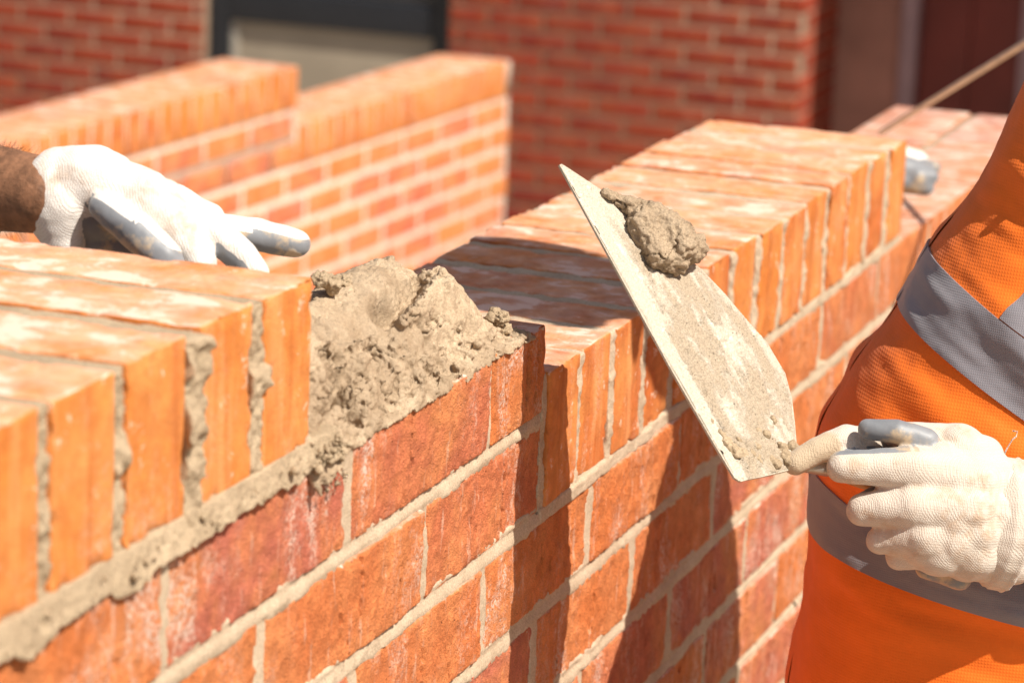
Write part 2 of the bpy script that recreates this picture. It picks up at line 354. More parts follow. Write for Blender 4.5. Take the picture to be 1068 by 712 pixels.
# ================================================================== MORTAR HEAP on the bed
def heap():
    st = 1.6
    xs = np.arange(-412, -21, st); ys = np.arange(-9, 214, st); X, Y = np.meshgrid(xs, ys, indexing='ij'); P = np.stack([X.ravel(), Y.ravel(), np.zeros(X.size)], 1)
    x, y = P[:, 0], P[:, 1]
    Hx = np.interp(x, [-412, -330, -271, -215, -186, -150, -120, -102, -80, -60, -38, -15, 0], [64, 63, 62, 64, 67, 66, 62, 54, 36, 24, 10, 3.5, 1.5])
    yw = y + 7*fbm(P, 45, 2, 5)
    front = ss(yw, np.interp(x, [-412, -300, -150, 0], [-16, -8, 0, 6]), np.interp(x, [-412, -300, -150, -60, 0], [26, 38, 46, 44, 30]))**.85
    back = 1-.92*ss(y, 70, 150)
    h = Hx*front*back
    # trowelled scoop, smooth
    def bowl(cx, cy, rx, ry, dz, ang=0):
        c, s_ = math.cos(ang), math.sin(ang); u = (x-cx)*c+(y-cy)*s_; v = -(x-cx)*s_+(y-cy)*c
        return -dz*np.exp(-((u/rx)**4+(v/ry)**4))
    pass
    # ridge with a steep far side
    rl = 64+(x+66)*.16; side = ss(y-rl, -1.5, 4.5)*ss(x, -175, -140)*(1-ss(x, -70, -48)); pass
    rl2 = 40+(x+40)*.35; h -= ss(rl2-y, -1.0, 2.0)*ss(x, -95, -78)*(1-ss(x, -30, -15))*5
    pit = np.exp(-(((x+345)/17)**2+((y-20)/9)**4)); pass
    pit2 = np.exp(-(((x+300)/30)**2+((y-33)/6)**2)); pass
    pit3 = np.exp(-(((x+150)/26)**2+((y-34)/5)**2)); pass
    smooth = np.clip(np.exp(-(((x+210)/58)**4+((y-62)/30)**4)) + ss(x, -120, -90)*ss(y, 30, 42)*.85*(1-ss(x, -40, -20)) + np.exp(-(((x+120)/45)**4+((y-95)/26)**4)), 0, 1)
    rough = (1-smooth)
    face = (1-ss(y, 22, 46))
    h += rough*(fbm(P, 34, 4, 6, .6)*4.0*(.5+face*.8) + fbm(P, 7, 3, 7)*1.4) + fbm(P, 3, 2, 9)*.35
    gro = np.abs(np.sin((x*.9+y*1.1+fbm(P, 40, 2, 12)*22)/6.2)); h -= (1-gro)**2*5.0*face*rough*ss(fbm(P, 60, 2, 14), -.5, .2)
    cr = ss(fbm(P, 9, 2, 15), .42, .75); h += cr*4.0*rough
    edge = np.minimum.reduce([y+9+3*fbm(P, 18, 3, 16), 214-y, 0*x+50, np.interp(y, [0, 60, 200], [-28, -22, -60])-x+4*fbm(P, 14, 3, 17)])
    h = np.maximum(h, 1.5)*ss(edge, 0, 10)**.5 - 5*(1-ss(edge, -6, 0))
    # spill over the front edge at the left
    sp = 1-ss(x, -385, -350); lip = ss(-y+2, 0, 11)
    P[:, 2] = 140.5 + h - lip*(sp*13 + 3.5)
    P[:, 1] = y + np.where(y < 0, (1-sp)*(-y)*.75, 0) - sp*lip*2
    D = np.stack([fbm(P, 9, 3, 21), fbm(P, 9, 3, 22), fbm(P, 9, 3, 23)], 1)*(rough*2.2)[:, None]
    D[:, 0] *= ss(x, -412, -400); P = P + D
    # trowel marks, steps, grooves and pits, laid out over the visible slope
    dC = P-CAM; zz = dC@CF; u = W0/2+FPX*(dC@CR)/zz; v = H0/2-FPX*(dC@CU)/zz; Q = np.stack([u, v, 0*u], 1)
    def el(cx, cy, rx, ry, a=0, p=2):
        c, s_ = math.cos(rad(a)), math.sin(rad(a)); x_ = (u-cx)*c+(v-cy)*s_; y_ = -(u-cx)*s_+(v-cy)*c; return np.exp(-(np.abs(x_/rx)**p+np.abs(y_/ry)**p))
    vis = (y < 120)
    f = -9*el(376, 332, 44, 24, -8, 4)
    wob = fbm(Q, 16, 3, 31)*2.2
    along = (u-457)*-.675+(v-288)*.738; across = (u-457)*.738+(v-288)*.675+wob
    f -= 22*(1-ss(across, -2.5, 1.0))*ss(across, -52, -4)*ss(along, -8, 4)*(1-ss(along, 54, 72))
    f += 9*ss(across, -2.5, 1.5)*(1-ss(across, 6, 75))*ss(along, -6, 2)*(1-ss(along, 52, 66))
    al2 = (u-462)*.72+(v-297)*.69; ac2 = -(u-462)*.69+(v-297)*.72+fbm(Q, 10, 2, 33)*1.5-6*np.sin(np.clip(al2/58, 0, 1)*math.pi)
    f += 5*ss(ac2, -1.2, 1.0)*(1-ss(ac2, 2, 26))*ss(al2, 0, 6)*(1-ss(al2, 50, 60))
    reg = np.clip(el(425, 405, 60, 30, -32, 4)+el(395, 372, 42, 12, -5, 4)*.8+el(350, 415, 26, 46, 0, 4), 0, 1)
    gl = np.abs(np.sin((u*.80-v*.42+fbm(Q, 26, 3, 35)*14)/4.6)); f -= reg*(1-gl)**1.5*6.0*ss(fbm(Q, 22, 2, 36), -.35, .15)
    f -= 22*el(357, 403, 8, 18, 12, 4)+12*el(371, 432, 5, 12, -10, 3)+14*el(348, 372, 13, 5, 0, 3)+14*el(387, 364, 13, 4, -10, 3)+9*el(442, 340, 12, 3, -15, 3)+9*el(480, 402, 9, 4, -30, 3)
    f += 8*el(372, 358, 14, 4, -8, 3)+9*el(367, 410, 4, 16, 10, 3)+6*el(343, 357, 12, 4, -20, 3)
    f += fbm(Q, 14, 3, 39)*5.5*np.clip(reg+.08, 0, 1)
    P += np.outer(f*vis*(h > 6), np.array([-.25, -.55, .8]))
    P[:, 0] = np.maximum(P[:, 0], -411.5)
    nx, ny = len(xs), len(ys); G = P.reshape(nx, ny, 3); B = G.copy(); B[:, :, 2] = 136.5; B[:, :, 1] = np.maximum(B[:, :, 1], 1.5)
    F1 = grid_faces(nx, ny); F2 = grid_faces(nx, ny, nx*ny)[:, ::-1]; N0 = nx*ny; i = np.arange(nx-1)*ny; j = np.arange(ny-1)
    S = [np.stack([i+ny, i, i+N0, i+ny+N0], 1), np.stack([i+ny-1, i+2*ny-1, i+2*ny-1+N0, i+ny-1+N0], 1), np.stack([j, j+1, j+1+N0, j+N0], 1), np.stack([(nx-1)*ny+j+1, (nx-1)*ny+j, (nx-1)*ny+j+N0, (nx-1)*ny+j+1+N0], 1)]
    Vr = np.concatenate([P, B.reshape(-1, 3)]); Fr = np.concatenate([F1, F2]+S)
    def smoothness(C):
        d = C-CAM; z = d@CF; uu = W0/2+FPX*(d@CR)/z; vv = H0/2-FPX*(d@CU)/z
        def e2(cx, cy, rx, ry, a_):
            c, s_ = math.cos(rad(a_)), math.sin(rad(a_)); x_ = (uu-cx)*c+(vv-cy)*s_; y_ = -(uu-cx)*s_+(vv-cy)*c; return np.exp(-(np.abs(x_/rx)**4+np.abs(y_/ry)**4))
        return np.clip(e2(376, 328, 40, 24, -12)+e2(482, 322, 34, 15, 40)+e2(452, 355, 26, 7, -22)+e2(405, 298, 30, 12, 0)*.5+e2(337, 452, 10, 14, 0), 0, 1), uu, vv
    # crumbs pressed into the rough parts
    rr = np.random.default_rng(5); k = rr.choice(N0, 5200, replace=False); C = P[k]; sm_, uu, vv = smoothness(C)
    ok = (sm_ < .35) & (P[k, 2] > 144) & (P[k, 1] < 110) & ((vv > 345-.45*(uu-400)) | (np.abs((uu-457)*.738+(vv-288)*.675) < 5)) & (ss(fbm(C, 24, 2, 61), -.25, .35) > rr.random(len(k))*.95)
    pr = []
    for c, q_ in zip(C[ok][:620], rr.random(620)):
        r = 1.0+3.3*q_**3; pr.append(('e', c+np.array([-.2, -.4, .5])*r*.5, np.eye(3)*r*np.array([1, .9, .85])))
    def disp(C, Nn):
        sm_, uu, vv = smoothness(C); r = 1-.9*sm_
        return fbm(C, 12, 3, 62)*1.2*r + fbm(C, 4.5, 3, 63)*.7*r*ss(fbm(C, 30, 2, 70), -.4, .2) + fbm(C, 1.9, 2, 64)*.55*(.25+.75*r) - ss(fbm(C, 8, 2, 66), .60, .9)*2.0*r - (1-ss(np.abs(fbm(C, 20, 3, 67)), 0, .09))*2.4*r
    return blob('mortar_heap', pr, 1.15, 1, M_WET, None, disp=disp, raw=(Vr, Fr))

def lump(name, c, size, s, mat, n=40, amp=.28, parent=None, rot=None, squash=None):
    u = np.linspace(0, 2*math.pi, n*2, endpoint=False); v = np.linspace(0, math.pi, n)
    U, Vv = np.meshgrid(u, v, indexing='ij'); P = np.stack([np.cos(U)*np.sin(Vv), np.sin(U)*np.sin(Vv), np.cos(Vv)], -1).reshape(-1, 3)
    F = grid_faces(len(u), n); w = np.arange(n-1); last = (len(u)-1)*n
    F = np.concatenate([F, np.stack([last+w, w, w+1, last+w+1], 1)])
    d = 1+fbm(P, .9, 4, s, .6)*amp+fbm(P, .25, 3, s+5)*amp*.35
    P = P*d[:, None]*np.array(size)
    if rot is not None: P = P@rot.T
    return mesh(name, P+np.array(c), F[:, ::-1], mat, parent)
cr = []
for i, (u, v, d, r) in enumerate([(521, 331, 2213, 7.5), (524, 343, 2210, 5.5), (345, 294, 2030, 6.5), (334, 292, 2025, 5), (537, 349, 2216, 4.0), (515, 349, 2196, 3.5), (360, 296, 2040, 5)]):
    c = hit(u, v, np.array([0, 16. if u > 500 else 64., 0]), np.array([0, 1., 0])); o = lump('mortar_crumb', c, (r, r*.9, r), 300+i, M_CRUST, 26, .5)
    lb = ['largest mortar crumb perched at the right end of the heap', 'crumb directly under the largest crumb at the right end of the heap', 'dark crumb on the heap just right of the end coping brick corner',
          'crumb touching the corner of the end coping brick', 'small crumb at the far right tip of the heap on the header brick', 'small crumb at the front edge where heap meets header brick', 'outer crumb of the three beside the gloved fingertip'][i]
    tag(o, lb, 'mortar crumb', 'mortar crumbs on the heap')

# ================================================================== TROWEL
T0, L0, R0 = dep(584, 172, 2115), dep(771, 501, 2055), dep(826, 425, 2145)
bn = np.cross(L0-T0, R0-T0); bn /= np.linalg.norm(bn)
if np.dot(bn, CAM-T0) < 0: bn = -bn
ax = (L0-T0)/np.linalg.norm(L0-T0); ay = np.cross(bn, ax)
trowel = empty('trowel', tuple(L0), 'steel brick trowel smeared with mortar, held up in the gloved hand', 'trowel')
M_BLADE = mortar_mat('cement_coated_steel', (.44, .38, .295), (.52, .455, .36), .3, pits=.3, rough=.45)
out_px = [(583.5, 172), (586, 171), (594, 176), (606, 184), (626, 197), (655, 219), (690, 247), (732, 281), (756, 306), (776, 330), (800, 357), (819, 389), (826, 415), (829, 440), (831, 462), (833, 484), (824, 490), (800, 496), (772, 501.5), (766, 498), (742, 458), (700, 385), (660, 312), (620, 239)]
O = [hit(u, v, T0, bn) for u, v in out_px]
n = len(O); V = [o for o in O] + [o-bn*1.6 for o in O]
F = [list(range(n)), list(range(2*n-1, n-1, -1))] + [[i, i+n, (i+1) % n+n, (i+1) % n] for i in range(n)]
mesh('blade', V, F, M_BLADE, trowel, smooth=False)
# mortar film: grid in blade coordinates masked by the outline
O2 = np.array([[np.dot(o-T0, ax), np.dot(o-T0, ay)] for o in O]); sg = 1 if O2[:, 1].mean() > 0 else -1
def inside_dist(Q, poly):
    d = np.full(len(Q), 1e9); ins = np.zeros(len(Q), bool); m = len(poly)
    for i in range(m):
        a, b = poly[i], poly[(i+1) % m]; ab = b-a; t = np.clip(((Q-a)@ab)/(ab@ab), 0, 1); d = np.minimum(d, np.linalg.norm(Q-(a+t[:, None]*ab), axis=1))
        c = ((a[1] > Q[:, 1]) != (b[1] > Q[:, 1])); xi = (b[0]-a[0])*(Q[:, 1]-a[1])/(b[1]-a[1]+1e-12)+a[0]; ins ^= c & (Q[:, 0] < xi)
    return np.where(ins, d, -d)
us = np.arange(-2, O2[:, 0].max()+4, 1.0); vs = np.arange(O2[:, 1].min()-2, O2[:, 1].max()+3, 1.0)
Ug, Vg = np.meshgrid(us, vs, indexing='ij'); Q = np.stack([Ug.ravel(), Vg.ravel()], 1); dist = inside_dist(Q, O2)
P3 = np.stack([Q[:, 0], Q[:, 1], 0*Q[:, 0]], 1)
LE = np.abs(Q[:, 1])                         # distance from the straight left edge
tU = Q[:, 0]/O2[:, 0].max()
wet = ss(fbm(P3, 30, 3, 101), .0, .35)
h = .25 + .5*ss(fbm(P3, 45, 3, 104), -.3, .4)
rgh = ss(LE, 5+6*(1-tU), 16)*ss(tU, .12, .3)
h = h + rgh*(.8 + fbm(P3, 14, 4, 102, .62)*1.3 + fbm(P3, 2.8, 2, 103)*.8)*(1-.75*ss(fbm(P3, 34, 2, 107), -.05, .35))
band = np.exp(-((LE-16-6*fbm(P3, 30, 2, 110))/5)**2)*ss(tU, .45, .75); h += band*(1.2+fbm(P3, 5, 3, 111)*1.8)
sm = np.exp(-(((tU-.80)/.07)**2+((LE-30)/9)**2)); h = h*(1-sm*.85)+sm*1.2
rim = np.exp(-(((tU-.92)/.03)**2))*ss(LE, 14, 20)*(1-ss(LE, 45, 55)); h += rim*(2.6+fbm(P3, 6, 3, 113)*2.6)
crk = np.abs(fbm(P3, 26, 3, 120)); h -= (1-ss(crk, 0, .05))*2.0*ss(tU, .6, .8)
speck = ss(fbm(P3, 5, 2, 130), .85, 1.05); h += speck*1.5
sand = np.clip(rgh*(.12+1.0*ss(fbm(P3*np.array([.28, 1, 1]), 11, 4, 150, .6)+.5*fbm(P3, 30, 3, 151), -.75, .75))*(1-sm) + band*.5 + rim*.7, 0, 1)
str_ = np.abs(np.sin((LE*.9-Q[:, 0]*.10+fbm(P3, 20, 3, 152)*5)/2.6)); h += rgh*(1-str_)**2*-1.1*ss(tU, .35, .6)*(1-ss(LE, 22, 50))
h = np.maximum(h, .12)
keep = dist > (.6 + 1.2*fbm(P3, 14, 2, 140))
PV = T0 + np.outer(Q[:, 0], ax) + np.outer(Q[:, 1], ay) + np.outer(h*ss(dist, 0, 3)+.1, bn)
Fg = grid_faces(len(us), len(vs)); Fg = Fg[keep[Fg].all(1)]
used, inv = np.unique(Fg, return_inverse=True)
Fg = inv.reshape(-1, 4)
if np.dot(np.cross(ax, ay), bn) > 0: Fg = Fg
hc = []
for i, (u, v, r) in enumerate([(757, 462, 3.6), (765, 470, 4.8), (774, 474, 4.0), (783, 474, 3.2), (788, 466, 2.6), (769, 458, 2.4), (751, 452, 2.4), (742, 440, 1.8), (815, 470, 4.5), (820, 480, 6), (808, 484, 4), (800, 455, 2.6), (790, 448, 2.4), (806, 440, 2.6), (826, 468, 5), (792, 480, 3), (733, 425, 1.6)]):
    p = T0*0 + hit(u, v, T0, bn); hc.append(('e', p+bn*r*.25, np.stack([ax*r*1.3, ay*r, bn*r*.75], 1)))
def film_mat():
    m, nt, b = new_mat('mortar_film'); q = N(nt); co = q.coord(); sd = q.attr('sand'); f = q.noise(co, 800, 2, .8); g = q.noise(co, 300, 4, .7)
    k = q.ramp(q.m('ADD', sd, q.m('MULTIPLY', q.m('SUBTRACT', g, .5), 1.0)), .0, 1.05)
    c = q.mix(k, (.515, .45, .36), (.42, .335, .24)); hs = q.n('ShaderNodeHueSaturation', inp={'Value': q.ramp(f, .3, .7, .72, 1.2), 'Color': c}); c = hs.outputs[0]
    pit = q.m('MULTIPLY', q.ramp(q.vor(co, 330), .0, .2, 1, 0), q.ramp(q.m('ADD', q.noise(co, 110, 3), q.m('MULTIPLY', sd, .12)), .56, .66)); c = q.mix(pit, c, (.10, .065, .04))
    q.set(b, 'Base Color', c); q.set(b, 'Roughness', q.ramp(k, 0, 1, .45, .85)); h = q.m('SUBTRACT', q.m('MULTIPLY', q.m('ADD', f, g), q.ramp(k, 0, 1, .15, 1)), q.m('MULTIPLY', pit, 1.2)); q.set(b, 'Normal', q.bump(h, .0016, .8)); return m
mesh('mortar_film', PV[used], Fg, film_mat(), trowel, {'sand': sand[used]})
# neck and handle inside the hand
def frame(a, b):
    w = (b-a)/np.linalg.norm(b-a); t = np.array([0, 0, 1.0]) if abs(w[2]) < .9 else np.array([1.0, 0, 0]); u = np.cross(w, t); u /= np.linalg.norm(u); return w, u, np.cross(w, u)
def tube(pts, rs, n=16, cap=True):
    pts = [np.array(p, float) for p in pts]; V, F = [], []
    for i, p in enumerate(pts):
        a = pts[max(i-1, 0)]; b = pts[min(i+1, len(pts)-1)]; w, u, v = frame(a, b)
        for k in range(n):
            t = 2*math.pi*k/n; V.append(p+(u*math.cos(t)+v*math.sin(t))*rs[i])
    for i in range(len(pts)-1):
        for k in range(n): F.append([i*n+k, i*n+(k+1) % n, (i+1)*n+(k+1) % n, (i+1)*n+k])
    if cap: F.append(list(range(n))[::-1]); F.append([(len(pts)-1)*n+k for k in range(n)])
    return V, F
M_STEEL = plain('worn_steel', (.45, .42, .38), .4, .2, 60, metal=.6)
M_WOOD = plain('worn_wood', (.42, .25, .12), .6, .25, 40, .0006, 120)
V, F = tube([hit(816, 474, T0, bn)-bn*3, dep(832, 482, 2108), dep(862, 487, 2118), dep(882, 484, 2132)], [5, 6, 6.5, 7]); mesh('tang', V, F, M_STEEL, trowel)
V, F = tube([dep(880, 484, 2128), dep(900, 488, 2134), dep(950, 500, 2142), dep(1010, 520, 2150), dep(1035, 530, 2153)], [12, 14, 16, 15, 10], 24); mesh('handle', V, F, M_WOOD, trowel)
# lump of mortar on the blade
def blob(name, prims, voxel, smooth_n, mat, parent=None, disp=None, attr=None, mats=None, factor=.5, raw=None):
    """prims: ('c', p0, r0, p1, r1) tapered capsule or ('e', centre, axes(3x3 columns scaled))"""
    VV, FF, off = [], [], 0
    if raw is not None:
        VV += list(raw[0]); FF += [list(map(int, f)) for f in raw[1]]; off = len(VV)
    for p in prims:
        n, m = (20, 10) if len(prims) < 200 else (8, 4)
        if p[0] == 'c':
            a, b = np.array(p[1], float), np.array(p[3], float); w, u, v = frame(a, b) if np.linalg.norm(b-a) > 1e-6 else (np.array([0, 0, 1.]), np.array([1., 0, 0]), np.array([0, 1., 0]))
            rings = [(a-w*p[2]*math.cos(t), p[2]*math.sin(t)) for t in np.linspace(0, math.pi/2, m)] + [(b+w*p[4]*math.sin(t), p[4]*math.cos(t)) for t in np.linspace(0, math.pi/2, m)]
            V = [c+(u*math.cos(2*math.pi*k/n)+v*math.sin(2*math.pi*k/n))*max(r, 1e-3) for c, r in rings for k in range(n)]
        else:
            A = np.array(p[2], float); rings = [(math.cos(t), math.sin(t)) for t in np.linspace(math.pi, 0, 2*m)]
            V = [np.array(p[1])+A@np.array([max(r, 1e-4)*math.cos(2*math.pi*k/n), max(r, 1e-4)*math.sin(2*math.pi*k/n), z]) for z, r in rings for k in range(n)]
        L = len(V)//n; F = []
        for i in range(L-1):
            for k in range(n): F.append([off+i*n+k, off+i*n+(k+1) % n, off+(i+1)*n+(k+1) % n, off+(i+1)*n+k])
        F.append([off+k for k in range(n)][::-1]); F.append([off+(L-1)*n+k for k in range(n)])
        VV += V; FF += F; off += len(V)
    me = bpy.data.meshes.new('tmp'); me.from_pydata([tuple(np.array(v)*MM) for v in VV], [], FF)
    o = bpy.data.objects.new('tmp', me); COL.objects.link(o)
    r = o.modifiers.new('r', 'REMESH'); r.mode = 'VOXEL'; r.voxel_size = voxel*MM; r.adaptivity = 0
    if smooth_n:
        s = o.modifiers.new('s', 'SMOOTH'); s.factor = factor; s.iterations = smooth_n
    dg = bpy.context.evaluated_depsgraph_get(); dg.update(); ev = o.evaluated_get(dg); m2 = bpy.data.meshes.new_from_object(ev)
    bpy.data.objects.remove(o); bpy.data.meshes.remove(me)
    nv = len(m2.vertices); co = np.empty(nv*3, np.float32); m2.vertices.foreach_get('co', co); co = co.reshape(-1, 3)/MM
    nn = np.empty(nv*3, np.float32); m2.vertices.foreach_get('normal', nn); nn = nn.reshape(-1, 3)
    if attr:
        for k, fn in attr.items():
            a = m2.attributes.new(k, 'FLOAT', 'POINT'); a.data.foreach_set('value', np.asarray(fn(co, nn), np.float32))
    if disp is not None:
        dv = disp(co, nn) if raw is not None else disp(co)
        co = co+nn*dv[:, None]; m2.vertices.foreach_set('co', (co*MM).astype(np.float32).ravel())
    m2.materials.clear(); m2.materials.append(mat); m2.polygons.foreach_set('use_smooth', np.ones(len(m2.polygons), bool)); m2.update()
    m2.name = name; ob = bpy.data.objects.new(name, m2); return put(ob, parent)
tag(heap(), 'fresh wet mortar heap spread on the wall bed beside the end coping brick', 'mortar heap')
blob('mortar_clump', hc, .8, 2, M_CRUST, trowel, disp=lambda P: fbm(P, 6, 3, 221)*1.5+fbm(P, 2.2, 2, 223)*.7)
def onb(u, v, off=0): return hit(u, v, T0, bn)+bn*off
pr = [('c', onb(668, 235, 10), 12, onb(690, 262, 14), 16), ('c', onb(690, 262, 12), 15, onb(708, 268, 12), 12), ('c', onb(660, 240, 8), 12, onb(676, 270, 8), 12), ('c', onb(676, 270, 8), 11, onb(700, 282, 7), 8), ('c', onb(664, 228, 7), 10, onb(642, 212, 4), 4.5), ('c', onb(642, 212, 4), 4.5, onb(628, 203, 2.5), 3.2), ('c', onb(700, 250, 10), 9, onb(720, 268, 6), 6)]
lo = blob('mortar_lump', pr, 1.0, 6, mortar_mat('damp_brown_mortar', (.34, .25, .165), (.44, .335, .23), 1.5, pits=.9), None, disp=lambda P: fbm(P, 16, 4, 201, .62)*3.4 + fbm(P, 5, 3, 205)*1.3 + fbm(P, 2.2, 2, 206)*.6 - (1-ss(np.abs(fbm(P, 22, 3, 208)), 0, .07))*3.2)
tag(lo, 'brown lump of mortar stuck near the pointed tip of the trowel blade', 'mortar lump')

# ================================================================== GLOVES AND PEOPLE
def glove_mat(name, warm):
    m, nt, b = new_mat(name); q = N(nt); co = q.coord(); coat = q.attr('coat'); rib = q.attr('rib')
    edge = q.m('ADD', coat, q.m('MULTIPLY', q.m('SUBTRACT', q.noise(co, 160, 3), .5), .5)); cm = q.ramp(edge, .42, .58)
    ang = q.n('ShaderNodeMapping', inp={'Vector': co, 'Rotation': (rad(15), rad(-20), rad(30))}).outputs[0]
    w1 = q.n('ShaderNodeTexWave', wave_type='BANDS', bands_direction='Z', inp={'Vector': ang, 'Scale': 330, 'Distortion': 1.2, 'Detail': 1, 'Detail Scale': .2}).outputs['Fac']
    w2 = q.n('ShaderNodeTexWave', wave_type='BANDS', bands_direction='Y', inp={'Vector': ang, 'Scale': 280, 'Distortion': 1.0, 'Detail': 1, 'Detail Scale': .2}).outputs['Fac']
    vv = q.n('ShaderNodeTexVoronoi', feature='F1', inp={'Vector': q.vmul(ang, (1, 1, 1.25)), 'Scale': 780, 'Randomness': .25}).outputs['Distance']
    knit = q.m('ADD', q.m('MULTIPLY', q.m('MULTIPLY', q.m('ADD', w1, .3), q.m('ADD', w2, .3)), .22), q.ramp(vv, .15, .6, .75, 0))
    dirt = q.m('MULTIPLY', q.ramp(q.noise(co, 26, 5, .65), .46, .64), q.ramp(q.noise(co, 120, 3), .35, .65))
    white = q.mix(q.m('MULTIPLY', dirt, .8 if warm else .6), (.78, .75, .71) if not warm else (.64, .565, .485), (.52, .36, .24))
    white = q.mix(q.ramp(knit, .1, .5, .38, 0), white, (.42, .32, .24))
    d2 = q.ramp(q.noise(co, 38, 5, .65), .50, .64)
    grey = q.mix(d2, q.mix(q.noise(co, 30, 4), (.11, .12, .135), (.30, .31, .33)), (.50, .38, .25))
    cem = q.attr('cement'); c = q.mix(cm, white, grey)
    cmask = q.m('MULTIPLY', q.ramp(q.m('ADD', cem, q.m('MULTIPLY', q.m('SUBTRACT', q.noise(co, 90, 4), .5), .9)), .22, .5), .95)
    c = q.mix(cmask, c, (.50, .385, .26))
    q.set(b, 'Base Color', c); q.set(b, 'Roughness', q.ramp(cm, 0, 1, .9, .5))
    hgt = q.m('MULTIPLY', knit, q.ramp(cm, 0, 1, 1, .0)); hgt = q.m('ADD', hgt, q.m('MULTIPLY', q.noise(co, 300, 3), .3)); hgt = q.m('ADD', hgt, q.m('MULTIPLY', q.m('MULTIPLY', q.noise(co, 350, 4, .7), cmask), 2.2))
    q.set(b, 'Normal', q.bump(hgt, .0005, .7)); b.inputs['Subsurface Weight'].default_value = .0
    b.inputs['Sheen Weight'].default_value = .2
    return m
M_GA, M_GB = glove_mat('dusty_knit_glove', True), glove_mat('white_knit_glove', False)
M_SKIN = plain('tanned_skin', (.34, .17, .095), .55, .3, 70, .0006, 260)
M_SKINB = plain('brown_hairy_skin', (.22, .105, .055), .6, .4, 120, .0009, 380)

def seg_w(P, a, b):
    a, b = np.array(a), np.array(b); ab = b-a; t = np.clip(((P-a)@ab)/(ab@ab), 0, 1); D = P-(a+t[:, None]*ab); return t, D, np.linalg.norm(D, axis=1)
def folds(P):
    return 0
def make_glove(name, segs, mat, voxel, parent, cem=None, disp=None, sm=7):
    """segs: (p0,r0,p1,r1,coatdir or None or 'all', coat threshold)"""
    prims = [('c', s[0], s[1], s[2], s[3]) for s in segs]
    def coat(P, Nn):
        best = np.full(len(P), 1e9); c = np.zeros(len(P))
        for s in segs:
            t, D, d = seg_w(P, s[0], s[2]); sd = d-(s[1]*(1-t)+s[3]*t); k = sd < best
            if s[4] is None: val = np.zeros(len(P))
            elif isinstance(s[4], str): val = np.ones(len(P))
            else:
                dr = np.array(s[4], float); dr /= np.linalg.norm(dr); val = ss(Nn@dr, s[5]-.08, s[5]+.08)
            c = np.where(k, val, c); best = np.where(k, sd, best)
        return c
    def cement(P, Nn):
        if cem is None: return np.zeros(len(P))
        return 1-ss(np.linalg.norm(P-np.array(cem[0]), axis=1), cem[1]*.35, cem[1])
    return blob(name, prims, voxel, sm, mat, parent, disp=disp or (lambda P: fbm(P, 22, 3, 401)*.9), attr={'coat': coat, 'cement': cement})

A_ = lambda u, v, d: dep(u, v, d)
DN, UP, RT, TO = -CU, CU, CR, -CF
personA = empty('person', (450, -400, -1150), 'person in an orange high-visibility vest holding the trowel in a dusty knit glove', 'person')
handA = []
# index finger laid along the neck of the trowel
handA += [(A_(830, 483, 2106), 8.6, A_(852, 470, 2108), 9.8, DN, .25), (A_(852, 470, 2108), 9.8, A_(885, 460, 2114), 12.0, DN, .2), (A_(885, 460, 2114), 12.0, A_(925, 466, 2128), 14, DN, .1), (A_(925, 466, 2128), 14, A_(985, 482, 2134), 16, None, 0)]
# thumb, grey, lying across the top
handA += [(A_(905, 447, 2096), 7.4, A_(935, 450, 2092), 8.8, 'all', 0), (A_(935, 450, 2092), 8.6, A_(966, 460, 2094), 9.0, 'all', 0), (A_(932, 451, 2112), 8.5, A_(1000, 461, 2112), 13, None, 0)]
# middle, ring, little: first bone visible, then folded back round the handle
handA += [(A_(879, 486, 2080), 11.2, A_(950, 488, 2084), 15, UP+TO*-.35, .50), (A_(950, 488, 2084), 15, A_(1005, 500, 2094), 18, None, 0), (A_(879, 486, 2082), 10.6, A_(898, 480, 2118), 9.5, 'all', 0),
          (A_(900, 531, 2090), 11.5, A_(950, 528, 2082), 16, None, 0), (A_(950, 528, 2082), 16, A_(1010, 530, 2090), 20, None, 0), (A_(900, 531, 2090), 10.8, A_(915, 520, 2122), 9.5, 'all', 0),
          (A_(919, 562, 2096), 10.5, A_(960, 556, 2086), 15, None, 0), (A_(960, 556, 2086), 15, A_(1015, 552, 2094), 20, None, 0), (A_(919, 562, 2098), 9.5, A_(932, 550, 2126), 9, 'all', 0),
          (A_(938, 580, 2104), 9.5, A_(975, 572, 2096), 15, None, 0), (A_(938, 580, 2108), 8.6, A_(950, 570, 2130), 8, 'all', 0)]
# back of the hand, heel of the thumb and cuff
handA += [(A_(968, 462, 2112), 14, A_(1020, 480, 2114), 19, None, 0), (A_(1000, 470, 2110), 19, A_(1042, 512, 2112), 22, None, 0), (A_(978, 515, 2096), 22, A_(1042, 540, 2108), 25, None, 0), (A_(985, 570, 2104), 19, A_(1040, 580, 2112), 20, None, 0),
          (A_(926, 508, 2092), 9, A_(990, 512, 2094), 20, None, 0), (A_(930, 544, 2094), 10, A_(990, 542, 2092), 22, None, 0), (A_(940, 568, 2098), 10, A_(990, 562, 2094), 22, None, 0), (A_(975, 490, 2096), 20, A_(980, 570, 2096), 21, None, 0), (A_(1010, 505, 2100), 24, A_(1010, 570, 2102), 24, None, 0), (A_(960, 500, 2092), 19, A_(966, 560, 2092), 20, None, 0), (A_(1032, 512, 2112), 22, A_(1049, 520, 2120), 23, None, 0), (A_(1030, 578, 2114), 20, A_(1049, 580, 2120), 20, None, 0), (A_(965, 592, 2124), 7, A_(1000, 602, 2122), 9, 'all', 0)]
cuffdir = (A_(1057, 548, 2122)-A_(1000, 540, 2110)); cuffdir /= np.linalg.norm(cuffdir)
def dispA(P):
    t = (P-A_(1049, 550, 2120))@cuffdir
    return fbm(P, 20, 3, 401)*.9 + ss(t, -4, 2)*1.2
